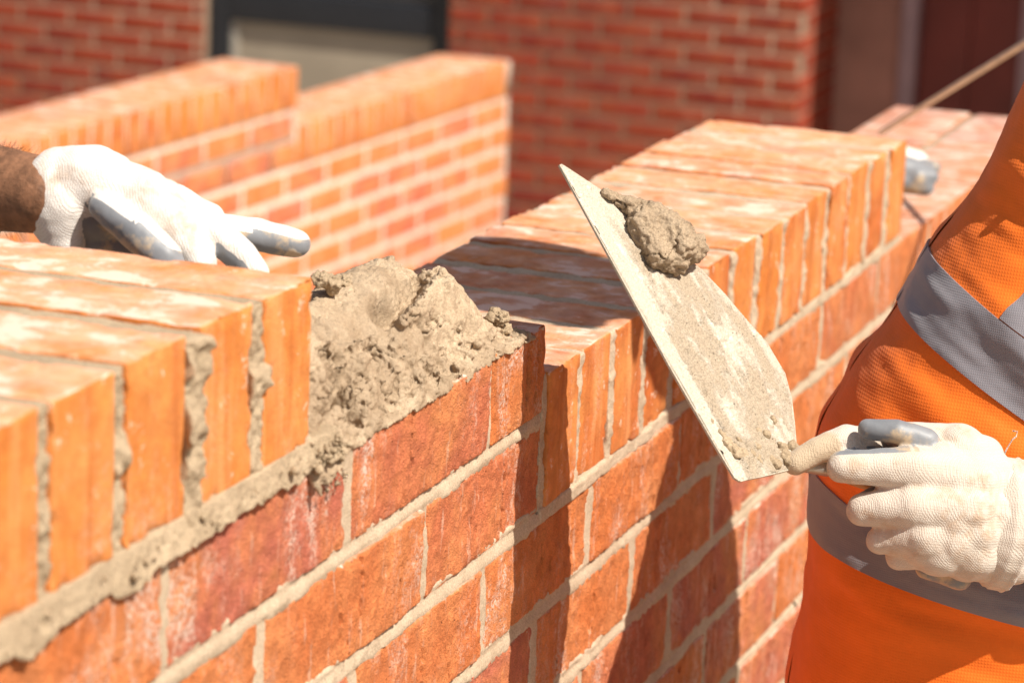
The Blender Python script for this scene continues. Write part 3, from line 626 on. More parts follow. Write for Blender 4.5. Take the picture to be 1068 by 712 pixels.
gA = make_glove('glove', handA, M_GA, 1.3, personA, cem=(A_(834, 481, 2100), 42), disp=dispA, sm=13)
gA['label'] = 'dusty knit glove gripping the trowel'

def ribbed_cuff(name, c, ax, r1, r2, ln, mat, parent, s=1, u=None):
    ax = ax/np.linalg.norm(ax); t = CU - ax*np.dot(CU, ax); t /= np.linalg.norm(t); b = np.cross(ax, t); n, m = 72, 16; V = []
    for j in range(m):
        f = j/(m-1); rr = .80+.22*min(1, f*2.2) + (.02 if j in (m-3, m-2) else 0)
        for k in range(n):
            a = 2*math.pi*k/n; w = 1+.012*math.cos(a*24)
            V.append(c+ax*(f*ln)+(t*math.cos(a)*r1+b*math.sin(a)*r2)*rr*w)
    for k in range(n): V.append(V[(m-1)*n+k]*.0 + (c+ax*(ln-2)) + (V[(m-1)*n+k]-(c+ax*ln))*.90)
    for k in range(n): V.append((c+ax*(ln*.3)) + (V[(m-1)*n+k]-(c+ax*ln))*.85)
    V = np.array(V); F = grid_faces(m+2, n); w = np.arange(m+1)*n; F = np.concatenate([F, np.stack([w+n-1, w+2*n-1, w+n, w], 1)])
    V = V+np.stack([fbm(V, 30, 2, s)]*3, 1)*.8
    return mesh(name, V, F, mat, parent, {'coat': np.zeros(len(V)), 'cement': np.zeros(len(V))})
ribbed_cuff('glove_cuff', A_(1024, 542, 2110), cuffdir, 44.5, 33, 23, M_GA, gA, 5)
# loose thread on the glove
V, F = tube([A_(1046, 477, 2108), A_(1050, 468, 2106), A_(1056, 458, 2105), A_(1060, 455, 2104), A_(1061, 450, 2104), A_(1056, 449, 2104)], [.55]*6, 8); mesh('loose_thread', V, F, M_GA, gA)

# ---- vest: rings built on the leaning torso
# (contour px, lean angle deg, half width, half depth, distance to the axis)
RSH = 215
RING = [((806, 840), 2, 215, 150, 2560), ((818, 740), 4, 213, 152, 2550), ((832, 660), 8, 210, 155, 2545), ((843, 580), 10, 206, 158, 2540), ((845, 515), 14, 203, 158, 2535), ((853, 450), 20, 200, 155, 2530), ((890, 385), 30, 200, 150, 2522),
        ((935, 320), 33, 198, 145, 2515), ((968, 262), 33, 196, 140, 2510), ((1013, 203), 31, 195, 132, 2505), ((1042, 150), 29, 196, 126, 2500), ((1068, 90), 28, 198, 122, 2495), ((1108, 0), 27, 202, 118, 2490), ((1150, -80), 26, 200, 110, 2490), ((1215, -160), 25, 170, 95, 2490), ((1300, -215), 24, 110, 75, 2490), ((1350, -240), 24, 72, 65, 2490)]
RC = []
for (uv, th, hw, hd, d) in RING:
    t = rad(th); a = CU*math.cos(t)*.94 + CR*math.sin(t)*.94 - CF*.23; a /= np.linalg.norm(a)
    s = CR*math.cos(t) - CU*math.sin(t); s -= a*np.dot(s, a); s /= np.linalg.norm(s); m = np.cross(a, s); m = m if np.dot(m, CF) < 0 else -m
    d -= RSH+8*max(0, len(RC)-5); hd *= .97; c = dep(uv[0]+8, uv[1], d) + s*hw; RC.append((c, s, m, hw, hd, a))
def ringinterp(v):
    v = np.clip(v, 0, len(RC)-1.0001); i = int(v); f = v-i; lo, hi = RC[max(i-1, 0)], RC[min(i+2, len(RC)-1)]; A, B = RC[i], RC[i+1]
    def cr(p0, p1, p2, p3): return .5*((2*p1)+(-p0+p2)*f+(2*p0-5*p1+4*p2-p3)*f*f+(-p0+3*p1-3*p2+p3)*f**3)
    return [cr(lo[k], A[k], B[k], hi[k]) for k in range(5)]
def torso(vs, us, off, wr=1.0):
    """vs ring parameter, us angle (0 = left silhouette, pi/2 = towards the camera)"""
    P = np.zeros((len(vs), len(us), 3))
    for i, v in enumerate(vs):
        c, s, m, hw, hd = ringinterp(v); ca, sa = np.cos(us), np.sin(us)
        ex = .82; cc = np.sign(ca)*np.abs(ca)**ex; sn = np.sign(sa)*np.abs(sa)**ex
        P[i] = c[None] - np.outer(cc*(hw+off), s) + np.outer(sn*(hd+off), m)
    Vg, Ug = np.meshgrid(vs, us, indexing='ij'); Q = np.stack([Ug*2.2, Vg*1.0, 0*Ug], -1)
    f = fbm(Q*np.array([.9, 1.7, 1]), 1.3, 3, 501)*4.0 + fbm(Q*np.array([.8, 3.0, 1]), 1.0, 2, 505)*1.5
    f += 2.6*np.sin(Vg*7.5+np.sin(Ug*2.5)*1.3+Ug*2.0)*ss(Vg, 4.2, 5.2)*(1-ss(Vg, 6.2, 7.0))*ss(Ug, .25, .8)
    f += 3.0*np.sin(Vg*5.2+Ug*4.5)*ss(Vg, 6.6, 7.4)*ss(Ug, .5, 1.0)*(1-ss(Vg, 8.0, 9.0))
    Nn = np.zeros_like(P)
    for i, v in enumerate(vs):
        c = ringinterp(v)[0]; d = P[i]-c; Nn[i] = d/np.linalg.norm(d, axis=1, keepdims=True)
    edge = ss(np.abs(np.mod(Ug+math.pi/2, 2*math.pi)-math.pi/2), .0, .4)
    return (P + Nn*(f*wr*(.25+.75*edge))[..., None]).reshape(-1, 3)
def fabric(name, c, rough, wv, sheen=.1):
    m, nt, b = new_mat(name); q = N(nt); co = q.coord()
    hs = q.n('ShaderNodeHueSaturation', inp={'Value': q.ramp(q.noise(co, 14, 4), .25, .75, .9, 1.08), 'Color': (*c, 1)}); col = hs.outputs[0]
    sp = q.m('MULTIPLY', q.ramp(q.noise(co, 210, 4, .7), .70, .78), .3); col = q.mix(sp, col, (.5, .3, .18))
    q.set(b, 'Base Color', col); q.set(b, 'Roughness', rough)
    w1 = q.n('ShaderNodeTexWave', wave_type='BANDS', bands_direction='Z', inp={'Vector': co, 'Scale': wv, 'Distortion': .4}).outputs['Fac']
    w2 = q.n('ShaderNodeTexWave', wave_type='BANDS', bands_direction='Y', inp={'Vector': co, 'Scale': wv, 'Distortion': .4}).outputs['Fac']
    h = q.m('ADD', q.m('MULTIPLY', q.m('MULTIPLY', w1, w2), .12), q.m('ADD', q.m('MULTIPLY', q.noise(co, 12, 3, .5, .5), 3.0), q.m('MULTIPLY', q.noise(q.vmul(co, (1, 1, 2.4)), 34, 3, .5, .4), .6)))
    q.set(b, 'Normal', q.bump(h, .0016, .75)); b.inputs['Sheen Weight'].default_value = sheen; b.inputs['Specular IOR Level'].default_value = .3
    return m
M_VEST = fabric('orange_vest_fabric', (.90, .18, .012), .75, 140)
M_REFL = fabric('grey_reflective_tape', (.22, .205, .225), .45, 200, .3)
M_TROU = fabric('navy_trousers', (.03, .035, .06), .9, 120)
NU = 150; us = np.linspace(0, 2*math.pi, NU); vs = np.linspace(.0, 15.6, 260)
P = torso(vs, us, 6); vest = mesh('vest', P, grid_faces(len(vs), NU), M_VEST, personA); vest['label'] = 'orange high-visibility vest with grey reflective tape'
def tape(v0, v1, u0, u1, nv, nu, off=7.6, vfun=None, nm='reflective_tape'):
    us = np.linspace(u0, u1, nu); vs = np.linspace(v0, v1, nv)
    base = torso(np.linspace(v0, v1, nv), us, off)
    n = base.reshape(nv, nu, 3); inn = torso(np.linspace(v0, v1, nv), us, off-2.2).reshape(nv, nu, 3)
    V = [n.reshape(-1, 3)]; F = [grid_faces(nv, nu)]; k = nv*nu
    rim = np.concatenate([n[0], inn[0]]); V.append(rim); F.append(grid_faces(2, nu, k)); k += 2*nu
    rim = np.concatenate([n[-1], inn[-1]]); V.append(rim); F.append(grid_faces(2, nu, k)[:, ::-1]); k += 2*nu
    rim = np.concatenate([n[:, 0], inn[:, 0]]); V.append(rim); F.append(grid_faces(2, nv, k)); k += 2*nv
    rim = np.concatenate([n[:, -1], inn[:, -1]]); V.append(rim); F.append(grid_faces(2, nv, k))
    return mesh(nm, np.concatenate(V), np.concatenate(F), M_REFL, vest)
tape(7.02, 8.0, 0, 2*math.pi, 26, 200); tape(3.55, 4.45, 0, 2*math.pi, 26, 200)
tape(8.02, 15, .86, 1.16, 80, 24); tape(8.02, 15, 2.1, 2.4, 80, 24)
# snap stud
c = torso([10.05], [.62], 9)[0]; lump('snap_stud', c, (4, 4, 4), 5, M_STEEL, 16, .0, vest)

def human(parent, J, skin, fwd, trous, shirt, hair=(.03, .02, .015), hat=None, voxel=9, boots=True, gloves=True):
    """J: joint positions in mm. One continuous skinned body; clothing and hair are children."""
    g = lambda k: np.array(J[k], float); up = g('head')-g('neck'); up /= np.linalg.norm(up); fwd = fwd-up*np.dot(fwd, up); fwd /= np.linalg.norm(fwd); sd = np.cross(fwd, up)
    K = J.get('k', 1.0)
    pr = [('c', g('pelvis'), 125*K, g('chest'), 135*K), ('c', g('chest')+sd*60, 110*K, g('chest')-sd*60, 110*K), ('c', g('chest'), 110*K, g('neck'), 58), ('c', g('neck'), 60, g('head')-up*40, 55)]
    hd = g('head')
    pr += [('e', hd+up*10, np.stack([fwd*98, sd*78, up*112], 1)), ('e', hd-up*55+fwd*25, np.stack([fwd*62, sd*56, up*58], 1)), ('c', hd+fwd*96+up*12, 7, hd+fwd*113-up*22, 12),
           ('e', hd+sd*80-up*5, np.stack([fwd*17, sd*9, up*30], 1)), ('e', hd-sd*80-up*5, np.stack([fwd*17, sd*9, up*30], 1)), ('c', hd+fwd*88-up*52+sd*20, 7, hd+fwd*88-up*52-sd*20, 7)]
    for s in 'lr':
        pr += [('c', g('chest')+(g('sh'+s)-g('chest'))*.5, 85*K, g('sh'+s), 60), ('c', g('sh'+s), 58, g('el'+s), 43), ('c', g('el'+s), 41, g('el'+s)*.65+g('wr'+s)*.35, 42), ('c', g('el'+s)*.65+g('wr'+s)*.35, 41, g('wr'+s), 25)]
        pr += [('c', g('pelvis')*.6+g('hip'+s)*.4, 120, g('hip'+s), 95), ('c', g('hip'+s), 92, g('kn'+s), 58), ('c', g('kn'+s), 56, g('kn'+s)*.65+g('an'+s)*.35, 60), ('c', g('kn'+s)*.65+g('an'+s)*.35, 58, g('an'+s), 40), ('c', g('an'+s)-np.array([0, 0, 40]), 40, g('an'+s)-np.array([0, 0, 50])+fwd*np.array([1, 1, 0])*130, 34)]
    body = blob('body', pr, voxel, 5, skin, parent)
    # clothing
    tr = []
    tr += [('c', g('pelvis')-[0, 0, 10], 140, g('pelvis')+(g('chest')-g('pelvis'))*.25, 138)]
    for s in 'lr': tr += [('c', g('pelvis')*.6+g('hip'+s)*.4, 132, g('hip'+s), 106), ('c', g('hip'+s), 104, g('kn'+s), 74), ('c', g('kn'+s), 74, g('an'+s), 66)]
    blob('trousers', tr, 10, 4, trous, parent, disp=lambda P: fbm(P, 120, 3, 601)*7)
    bt = []
    for s in 'lr': bt = [('c', g('an'+s), 56, g('an'+s)-[0, 0, 40], 54), ('c', g('an'+s)-[0, 0, 42], 50, g('an'+s)-np.array([0, 0, 52])+fwd*np.array([1, 1, 0])*150, 42)]; blob('boot', bt, 9, 4, M_BOOT, parent)
    if shirt is not None:
        sh = [('c', g('pelvis')+(g('chest')-g('pelvis'))*.1, 138*K, g('chest'), 146*K), ('c', g('chest')+sd*60, 105*min(1, K+.1), g('chest')-sd*60, 105*min(1, K+.1)), ('c', g('chest'), 95, g('neck')-up*30, 70)]
        for s, fr in (('l', J.get('slL', .55)), ('r', J.get('slR', .55))):
            e = g('el'+s); sh += [('c', g('chest')+(g('sh'+s)-g('chest'))*.6, 92*K, g('sh'+s), 66)]
            if fr <= 1: sh += [('c', g('sh'+s), 70, g('sh'+s)*(1-fr)+e*fr, 60)]
            else: sh += [('c', g('sh'+s), 70, e, 55), ('c', e, 54, e+(g('wr'+s)-e)*(fr-1), 40)]
        blob('shirt', sh, 8, 4, shirt, parent, disp=lambda P: fbm(P, 90, 3, 611)*5)
    mh, _, _ = None, None, None
    blob('hair', [('e', hd+up*22-fwd*10, np.stack([fwd*98, sd*83, up*108], 1))], 9, 2, M_HAIR, parent, disp=lambda P: np.where((P-hd)@fwd > 55, -22, fbm(P, 14, 3, 7)*3))
    for s in (1, -1):
        lump('eye', hd+fwd*86+sd*30*s+up*14, (12, 12, 9), 3, M_EYE, 12, 0, parent)
    if hat is not None:
        blob('hard_hat', [('e', hd+up*45-fwd*5, np.stack([fwd*132, sd*112, up*95], 1)), ('e', hd+up*38+fwd*55, np.stack([fwd*98, sd*92, up*8], 1))], 8, 3, hat, parent)
    return body
M_BOOT = plain('brown_boot', (.10, .06, .035), .7, .3, 30); M_HAIR = plain('dark_hair', (.025, .016, .012), .7, .3, 200, .001, 300); M_EYE = plain('eye_white', (.7, .68, .65), .3, .02, 10)
M_GREYSH = fabric('grey_work_shirt', (.14, .135, .145), .8, 150); M_BLUESH = fabric('blue_work_shirt', (.05, .09, .18), .8, 150); M_HAT = plain('white_hard_hat', (.8, .8, .78), .35, .04, 20)

ctr = [r[0] for r in RC]
S_, A2 = RC[12][1], RC[12][5]
fwdA = RC[12][2]*np.array([1, 1, 0]); fwdA /= np.linalg.norm(fwdA)
JA = dict(pelvis=ctr[1]-np.array([0, 0, 60]), chest=ctr[11]+(ctr[11]-ctr[9])*.2, neck=ctr[15]+np.array([0, 0, 10]), head=ctr[15]+np.array([-150, 135, 250]))
JA['shl'] = ctr[12]+S_*212-np.array([0, 0, 15.]); JA['shr'] = ctr[12]-S_*125
JA['ell'] = dep(1490, 650, 2290); JA['wrl'] = A_(1052, 547, 2121)
JA['elr'] = JA['shr']+np.array([110, -70, -275]); JA['wrr'] = JA['elr']+np.array([70, -50, -225])
pz = JA['pelvis']; FZA = -1180
sdA = S_*np.array([1, 1, 0]); sdA /= np.linalg.norm(sdA); JA['k'] = .72
for s, k in (('l', 1), ('r', -1)):
    JA['hip'+s] = pz+sdA*90*k+np.array([0, 0, -60]); JA['kn'+s] = np.array([*(pz+sdA*120*k)[:2], (pz[2]+FZA)/2]) + np.array([-20, 30, 0]); JA['an'+s] = np.array([*(pz+sdA*130*k)[:2], FZA+95])
JA['slL'] = 1.80; JA['slR'] = .6
human(personA, JA, M_SKIN, fwdA, M_TROU, M_GREYSH, hat=M_HAT, voxel=7)
personA.location = Vector((pz[0], pz[1], FZA))*MM
for ch in personA.children: ch.matrix_parent_inverse = Matrix.Translation(personA.location).inverted()
# far glove of person A
w_, e_ = JA['wrr'], JA['elr']; dr = (w_-e_)/np.linalg.norm(w_-e_); sd_ = np.cross(dr, [0, 0, 1.])
gs = [(w_-dr*30, 30, w_+dr*40, 34, None, 0)]
for k in range(4):
    b_ = w_+dr*70+sd_*(k-1.5)*20; gs += [(w_+dr*20+sd_*(k-1.5)*12, 18, b_, 12, None, 0), (b_, 11, b_+dr*35-[0, 0, 10], 10, None, 0), (b_+dr*35-[0, 0, 10], 10, b_+dr*45-[0, 0, 34], 9, 'all', 0)]
gs += [(w_+sd_*-20, 15, w_+dr*40-sd_*52, 11, 'all', 0)]
make_glove('glove', gs, M_GA, 3, personA)

# ---- person B, only the glove and forearm are in view
personB = empty('person', (-300, 900, -1150), 'person reaching in from the left with a white knit glove and hairy brown forearm', 'person')
D = 1930
B_ = lambda u, v, d=D: dep(u, v, d)
handB = []
# far finger stretched out
handB += [(B_(222, 238, D+30), 11, B_(262, 243, D+34), 10.5, DN, .05), (B_(262, 243, D+34), 10.5, B_(309, 254, D+36), 9.6, DN, -.25), (B_(180, 215, D+25), 15, B_(222, 238, D+30), 11.5, None, 0)]
# next finger bending down behind the brick
handB += [(B_(170, 212, D+12), 16, B_(218, 240, D+12), 12, None, 0), (B_(218, 240, D+12), 12, B_(252, 268, D+10), 10.5, DN-RT*.3, .15), (B_(252, 268, D+10), 10.5, B_(268, 288, D+10), 9, DN-RT*.3, .1)]
# middle
handB += [(B_(150, 205, D), 18, B_(190, 240, D-2), 13.5, None, 0), (B_(190, 240, D-2), 13.5, B_(207, 274, D-2), 11.5, None, 0), (B_(207, 274, D-2), 11.5, B_(212, 300, D), 10, None, 0)]
# thumb / forefinger nearest the camera, grey
handB += [(B_(108, 216, D-18), 10, B_(140, 240, D-22), 11.5, DN-RT*.4, -.35), (B_(140, 240, D-22), 11.5, B_(172, 268, D-24), 11, DN-RT*.2, -.5), (B_(172, 268, D-24), 11, B_(182, 290, D-22), 10, 'all', 0)]
# back of the hand and wrist
handB += [(B_(88, 182, D), 18.5, B_(150, 205, D+4), 18, DN, .62), (B_(62, 180, D+4), 16.5, B_(100, 178, D+6), 16.5, None, 0), (B_(58, 205, D), 18, B_(105, 205, D+10), 20, DN, .7), (B_(50, 222, D+8), 15, B_(60, 246, D+8), 11, None, 0),
          (B_(100, 225, D+22), 17, B_(170, 235, D+24), 15, DN, .1), (B_(72, 222, D+6), 15, B_(110, 228, D+14), 15, DN-RT*.1, .15), (B_(85, 244, D+22), 15, B_(180, 268, D+24), 15, 'all', 0), (B_(58, 192, D+4), 20, B_(62, 212, D+4), 22, None, 0), (B_(78, 189, D+6), 23, B_(108, 194, D+8), 23, None, 0), (B_(100, 192, D+4), 22, B_(165, 215, D+6), 18, DN, .55), (B_(62, 215, D+2), 20, B_(66, 250, D+4), 13, None, 0), (B_(75, 215, D+10), 20, B_(120, 222, D+14), 18, DN, .3), (B_(165, 215, D+10), 17, B_(215, 232, D+14), 13, None, 0)]
def dispB(P): return fbm(P, 20, 3, 421)*.9
gB = make_glove('glove', handB, M_GB, 1.3, personB, cem=(B_(306, 262, D+34), 9), disp=dispB, sm=8)
gB['label'] = 'white knit glove with grey coated fingertips'
JB = dict(pelvis=np.array([-420, 1010, -180.]), chest=np.array([-430, 860, 210.]), neck=np.array([-440, 800, 400.]), head=np.array([-440, 740, 560.]))
JB['shl'] = np.array([-270, 820, 350.]); JB['shr'] = np.array([-600, 820, 350.])
JB['wrr'] = B_(47, 204, D+6); JB['elr'] = B_(-330, 150, D+190); JB['ell'] = np.array([-200, 780, 70.]); JB['wrl'] = np.array([-260, 560, -10.])
JB['shr'] = np.array([-480, 790, 360.])
FZB = -1180
for s, k in (('l', 1), ('r', -1)):
    JB['hip'+s] = JB['pelvis']+np.array([90*k, 0, -60.]); JB['kn'+s] = np.array([-420+110*k, 960, -620.]); JB['an'+s] = np.array([-420+120*k, 1010, FZB+95.])
human(personB, JB, M_SKINB, np.array([0.05, -1, 0.]), M_TROU, M_BLUESH, hat=M_HAT, voxel=6)
personB.location = Vector((-420, 1010, FZB))*MM
for ch in personB.children: ch.matrix_parent_inverse = Matrix.Translation(personB.location).inverted()
# forearm hair
hv, hf = [], []; rr = random.Random(4)
a, b = np.array(JB['elr']), np.array(JB['wrr']); w, u_, v_ = frame(a, b)
for i in range(2600):
    t = rr.uniform(.45, .93); th = rr.uniform(0, 2*math.pi); r_ = 41+(25-41)*((t-.35)/.65)
    dirn = u_*math.cos(th)+v_*math.sin(th); p = a+(b-a)*t+dirn*(r_-.6); L = rr.uniform(5, 11); g = w*.7+dirn*.55+np.array([rr.gauss(0, .25) for _ in range(3)]); g /= np.linalg.norm(g); sdv = np.cross(g, dirn); sdv /= np.linalg.norm(sdv)
    k = len(hv); hv += [p-sdv*.09, p+sdv*.09, p+g*L*.5+dirn*.4+sdv*.07, p+g*L*.5+dirn*.4-sdv*.07, p+g*L]; hf += [[k, k+1, k+2, k+3], [k+3, k+2, k+4]]
mesh('arm_hair', hv, hf, M_HAIR, personB, smooth=False)['kind'] = 'stuff'

# ================================================================== things beyond
# crumpled glove behind the coping end
cg = lambda u, v, d: dep(u, v, d)
gl = [(cg(938, 178, 3270), 17, cg(958, 184, 3270), 17, 'all', 0), (cg(935, 165, 3280), 14, cg(956, 168, 3290), 13, None, 0), (cg(958, 186, 3262), 14, cg(972, 184, 3262), 8, 'all', 0), (cg(940, 190, 3262), 12, cg(966, 196, 3262), 9, 'all', 0), (cg(962, 176, 3280), 10, cg(974, 175, 3284), 8, 'all', 0), (cg(915, 172, 3300), 16, cg(935, 172, 3290), 17, None, 0)]
def cz(P, Nn): return None
g3 = make_glove('work_glove', gl, M_GB, 3, None); tag(g3, 'crumpled white and grey work glove lying behind the far end of the coping', 'glove')
# wooden pole
p0, p1 = dep(918, 139, 3700), dep(1290, -92, 2950); V, F = tube([p0, p0*.5+p1*.5, p1], [3.6, 3.8, 4], 20)
pole = mesh('wooden_pole', V, F, plain('pale_pole_wood', (.80, .68, .52), .6, .15, 30)); tag(pole, 'thin pale wooden pole leaning from the far wall end past the vest', 'pole')

def coursed(acc, macc, x0, x1, z_top, nrow, y0, th, stag=0, fr=(1, 0), z_bot=None, gap=5, det=3):
    """stretcher courses on a wall with front at y0 (facing -y) between x0..x1"""
    for k in range(nrow):
        z1 = z_top-5-gap-75*k; z0 = z1-75+2*gap; off = (k % 2)*112.5+stag; x = x0-off
        while x < x1:
            a, b = max(x+gap, x0), min(x+225-gap, x1)
            if b-a > 20:
                V, F, Nn = rbox(a, b, y0, y0+th, z0, z1, 2.0, det if isinstance(det, tuple) else (1, 1, 1)); acc.add(V, F, rnd=random.random())
            x += 225
    V, F, _ = rbox(x0+3, x1-3, y0+3, y0+th-3, z_top-75*nrow, z_top-2, 0, (1, 1, 1)); macc.add(V, F)
# mid garden wall with a step, turned slightly
gw = empty('garden_wall', (5000, 2600, -2300), 'sunlit brick garden wall in the middle distance, coping stepping down half way along', 'brick wall')
th = rad(-3.65); O0 = np.array([4000, 2541.8, 0.]); dd = np.array([math.cos(th), math.sin(th), 0]); nn_ = np.array([-math.sin(th), math.cos(th), 0])
ROTM = np.stack([dd, nn_, [0, 0, 1]], 1)
XS, XE, ZB = 1023.5, 2346., -836.
a1, m1, cop = Acc(), Acc(), []
coursed(a1, m1, -3000, XS, ZB+150, 2, 0, 215, 40, gap=9); coursed(a1, m1, -3000, XE, ZB, 19, 0, 215, 75, gap=9)
for A in (a1, m1):
    A.V = [V@ROTM.T+O0 for V in A.V]
a1.make('brickwork', M_MID, gw, sharp=40); m1.make('mortar_joints', M_MIDM, gw)
x = XS-65
cm = Acc()
def gcope(x, z):
    V, F, _ = rbox(x, x+66, -2, 217, z, z+104, 3, (2, 2, 2)); mesh('coping_brick', V@ROTM.T+O0, F, M_COPE, gw, {'rnd': np.full(len(V), random.random())}, sharp=40)
for i in range(38): gcope(XS-66-75.5*i, ZB+150)
x = XS+6
while x+66 < XE+4: gcope(x, ZB); x += 75.6
for x0, x1, z in ((XS-2800, XS-2, ZB+148), (XS+2, XE-2, ZB-2)):
    V, F, _ = rbox(x0, x1, 1, 214, z, z+102, 0, (1, 1, 1)); cm.add(V@ROTM.T+O0, F)
cm.make('coping_joints', M_MIDM, gw)

# building facade
bld = empty('brick_building', (8900, 3000, -2300), 'red brick building filling the background, dark framed window and recessed entrance', 'building')
FX, YC = 8900, 2209
fa, fm = Acc(), Acc()
def facade(y0, y1, zt, nrow, X, holes=(), seed=0):
    for k in range(nrow):
        z1 = zt-75*k; z0 = z1-65; y = y0-(k % 2)*112.5+random.uniform(-3, 3)
        while y < y1:
            segs = [(max(y+5, y0), min(y+220, y1))]
            for hy0, hy1, hz0, hz1 in holes:
                if z1 > hz0 and z0 < hz1:
                    ns = []
                    for a, b in segs:
                        if b <= hy0 or a >= hy1: ns.append((a, b))
                        else:
                            if a < hy0: ns.append((a, hy0))
                            if b > hy1: ns.append((hy1, b))
                    segs = ns
            for a, b in segs:
                if b-a > 12: V, F, _ = rbox(X, X+100, a+(3 if a > y0 else 0), b-3, z0+3, z1-3, 2, (1, 1, 1)); fa.add(V, F, rnd=random.random())
            y += 225
    rects = [(y0, y1, zt-75*nrow, zt)]; y0_ = y0
    for hy0, hy1, hz0, hz1 in holes:
        new = []
        for a, b, c, d in rects:
            if hy0 >= b or hy1 <= a or hz0 >= d or hz1 <= c: new.append((a, b, c, d)); continue
            if a < hy0: new.append((a, hy0, c, d))
            if hy1 < b: new.append((hy1, b, c, d))
            if c < hz0: new.append((max(a, hy0), min(b, hy1), c, hz0))
            if hz1 < d: new.append((max(a, hy0), min(b, hy1), hz1, d))
        rects = new
    for a, b, c, d in rects:
        V, F, _ = rbox(X+3, X+98, a+(6 if a == y0_ else .5), b-.5, c+.3, d-.3, 0, (1, 1, 1)); fm.add(V, F)
WY0, WY1, WZ0, WZ1 = 3604, 4644, -1830, -180
facade(YC, 7400, 1500, 51, FX, [(WY0, WY1, WZ0, WZ1)])
# return side of the corner, facing -y
def side_wall(x0, x1, Y, zt, nrow):
    for k in range(nrow):
        z1 = zt-75*k; z0 = z1-65; x = x0-((k+1) % 2)*112.5
        while x < x1:
            a, b = max(x+5, x0), min(x+220, x1)
            if b-a > 15: V, F, _ = rbox(a, b, Y, Y+100, z0, z1, 2, (1, 1, 1)); fa.add(V, F, rnd=random.random())
            x += 225
    V, F, _ = rbox(x0+2, x1, Y+3, Y+96, zt-75*nrow, zt, 0, (1, 1, 1)); fm.add(V, F)
side_wall(FX+101, 9420, YC, 1500, 51)
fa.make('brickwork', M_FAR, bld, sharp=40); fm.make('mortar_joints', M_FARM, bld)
def bx(name, b, mat, parent, r=4):
    V, F, _ = rbox(*b, r, (1, 1, 1)); return mesh(name, V, F, mat, parent, sharp=35)
M_FRAME = plain('anthracite_frame', (.022, .024, .03), .4, .1, 20); M_PANE_REFL = plain('painted_ground_reflection', (.36, .30, .225), .35, .12, 2.5); M_GLASS = plain('dark_glass', (.03, .03, .035), .08, .05, 3, spec=.6)
M_RENDER = plain('brown_render', (.38, .19, .14), .85, .25, 3, .002, 60); M_MAUVE = plain('mauve_grey_metal', (.36, .25, .26), .5, .08, 10); M_DOOR = plain('dark_red_door', (.17, .03, .022), .45, .25, 2.2); M_STONE = plain('pale_stone', (.4, .36, .3), .8, .1, 20)
win = bx('window', (FX+40, FX+78, WY0, WY0+82, WZ0, WZ1), M_FRAME, bld); win['label'] = 'dark framed window behind the garden wall'
bx('frame', (FX+40, FX+78, WY1-92, WY1, WZ0, WZ1), M_FRAME, win); bx('transom', (FX+38, FX+78, WY0+83, WY1-93, -1118, -990), M_FRAME, win); bx('frame', (FX+40, FX+78, WY0+83, WY1-93, WZ1-60, WZ1), M_FRAME, win); bx('sill', (FX-30, FX+90, WY0-40, WY1+40, WZ0-45, WZ0-2), M_STONE, win)
bx('lower_pane', (FX+62, FX+70, WY0+83, WY1-93, WZ0, -1118), M_PANE_REFL, win, 1); bx('pane', (FX+62, FX+70, WY0+83, WY1-93, -989, WZ1-61), M_GLASS, win, 1); bx('edge_strip', (FX+52, FX+61, WY1-124, WY1-94, WZ0, -1119), M_STONE, win, 1)  # lower pane carries the reflected ground as a flat painted colour
# set back entrance
bx('rear_wall', (9422, 9520, 1960, YC+400, -2300, 1500), M_RENDER, bld, 1)
ent = bx('entrance_frame', (9400, 9470, 1895, 1958, -2300, 700), M_MAUVE, bld)
bx('frame', (9400, 9470, 1430, 1500, -2300, 700), M_MAUVE, ent); bx('door_leaf', (9450, 9490, 1702, 1894, -2300, 660), M_DOOR, ent); bx('door_leaf', (9450, 9490, 1501, 1699, -2300, 660), M_DOOR, ent); bx('head', (9400, 9470, 1501, 1894, 661, 720), M_MAUVE, ent)
bx('rear_wall', (9422, 9520, 700, 1429, -2300, 1500), M_RENDER, bld, 1)
bx('unseen_canopy', (8960, 9420, 700, 2195, 900, 1060), M_MAUVE, bld, 6)  # unseen canopy added over the recess, cut back so its shade misses the facade
# unseen block added to shade the entrance and corner return (out of frame on the right)
blocker = empty('unseen_shade_block', (11000, -2500, -2300), 'tall brick block added unseen past the right edge to shade the entrance', 'building')
bx('wall', (8540, 16000, -6500, 650, -2300, 8200), brick_mat('shade_block_brick', (.4, .1, .04), (.34, .08, .04), (.45, .14, .06), .2, .6), blocker, 10)
bx('shade_block_top', (8500, 16050, -6550, 700, 8201, 8400), M_STONE, blocker, 10)
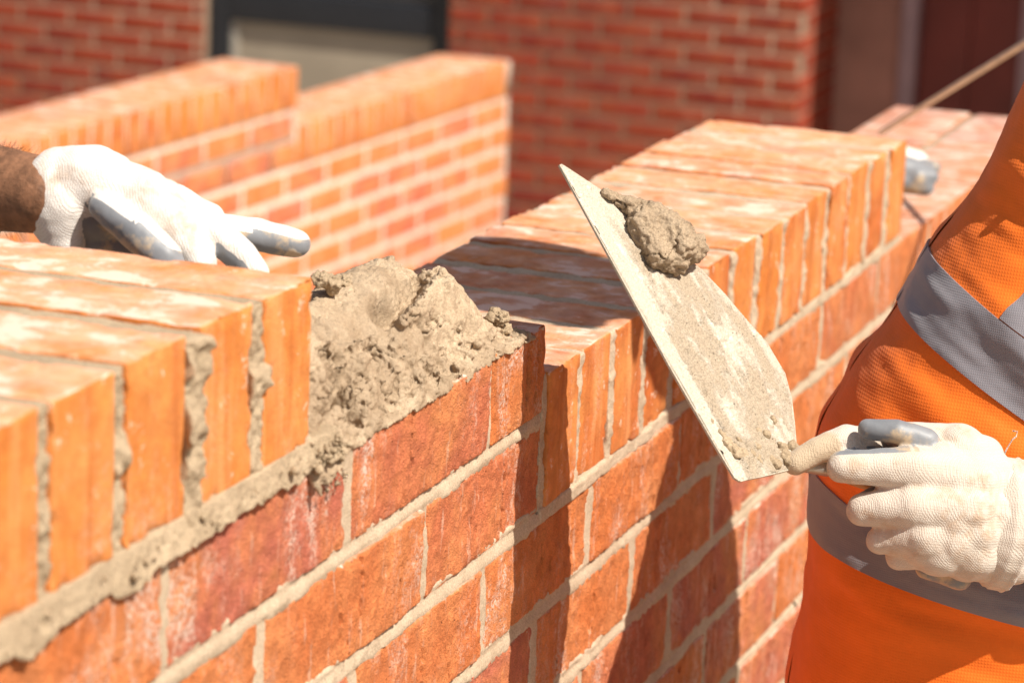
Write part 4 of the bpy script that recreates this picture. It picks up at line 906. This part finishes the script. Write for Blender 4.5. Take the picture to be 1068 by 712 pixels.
# trestle platforms under the two people
M_BOARD = plain('scaffold_board', (.40, .29, .17), .8, .2, 12)
def platform(name, x0, x1, y0, y1, zt, lab):
    e = empty(name, ((x0+x1)/2, (y0+y1)/2, -2300), lab, 'work platform')
    n = int((y1-y0)//230)
    for i in range(n): bx('board', (x0, x1, y0+i*230+3, y0+(i+1)*230-3, zt-38, zt), M_BOARD, e, 3)
    for x in (x0+150, x1-150):
        V, F = tube([(x, y0, zt-63), (x, y1, zt-63)], [24, 24]); mesh('crossbar', V, F, M_STEEL, e)
        for y in (y0+60, y1-60): V, F = tube([(x, y, zt-64), (x, y, -2298)], [24, 24]); mesh('leg', V, F, M_STEEL, e)
platform('work_platform', -500, 1500, -1100, -60, FZA, 'scaffold board platform under the person in the orange vest')
platform('work_platform', -1300, 700, 400, 1440, FZB, 'scaffold board platform behind the wall under the reaching person')
# ground
g = 200000.0; V = [(-g, -g, -2300), (g, -g, -2300), (g, g, -2300), (-g, g, -2300)]
tag(mesh('ground', V, [[0, 1, 2, 3]], plain('dusty_ground', (.30, .25, .19), .95, .2, .6, .01, 8), smooth=False), 'dusty bare ground of the building site', None, kind='structure')

# ================================================================== LIGHT
SUN_EL = rad(52); sx, sy = -.35, -1.0; hn = math.hypot(sx, sy); to_sun = Vector((sx/hn*math.cos(SUN_EL), sy/hn*math.cos(SUN_EL), math.sin(SUN_EL)))
sl = bpy.data.lights.new('sun', 'SUN'); sl.energy = 4.7; sl.angle = rad(.5); sl.color = (1, .93, .82)
so = bpy.data.objects.new('sun', sl); COL.objects.link(so); so.rotation_euler = to_sun.to_track_quat('Z', 'Y').to_euler(); so.location = (0, -3, 6)
w = bpy.data.worlds.new('World'); scene.world = w; w.use_nodes = True; nt = w.node_tree; bg = nt.nodes['Background']
sky = nt.nodes.new('ShaderNodeTexSky'); sky.sky_type = 'NISHITA'; sky.sun_disc = False; sky.sun_elevation = SUN_EL; sky.sun_rotation = math.atan2(to_sun.x, to_sun.y); sky.dust_density = 3.0; sky.air_density = 1.0
nt.links.new(sky.outputs[0], bg.inputs[0]); bg.inputs[1].default_value = .053

cd = bpy.data.cameras.new('camera'); co = bpy.data.objects.new('camera', cd); COL.objects.link(co)
R3 = Matrix((tuple(CR), tuple(CU), tuple(-CF))).transposed(); co.matrix_world = Matrix.Translation(Vector(CAM)*MM) @ R3.to_4x4()
cd.sensor_width = 36; cd.lens = FPX/W0*36; cd.clip_start = .05; cd.clip_end = 1000
cd.dof.use_dof = True; cd.dof.focus_distance = 2.13; cd.dof.aperture_fstop = 8.4; cd.dof.aperture_blades = 7
scene.camera = co
vs_ = scene.view_settings; vs_.view_transform = 'Standard'; vs_.look = 'None'; vs_.exposure = .58; vs_.gamma = 1; vs_.use_curve_mapping = False
scene.cycles.max_bounces = 6; scene.cycles.use_denoising = True
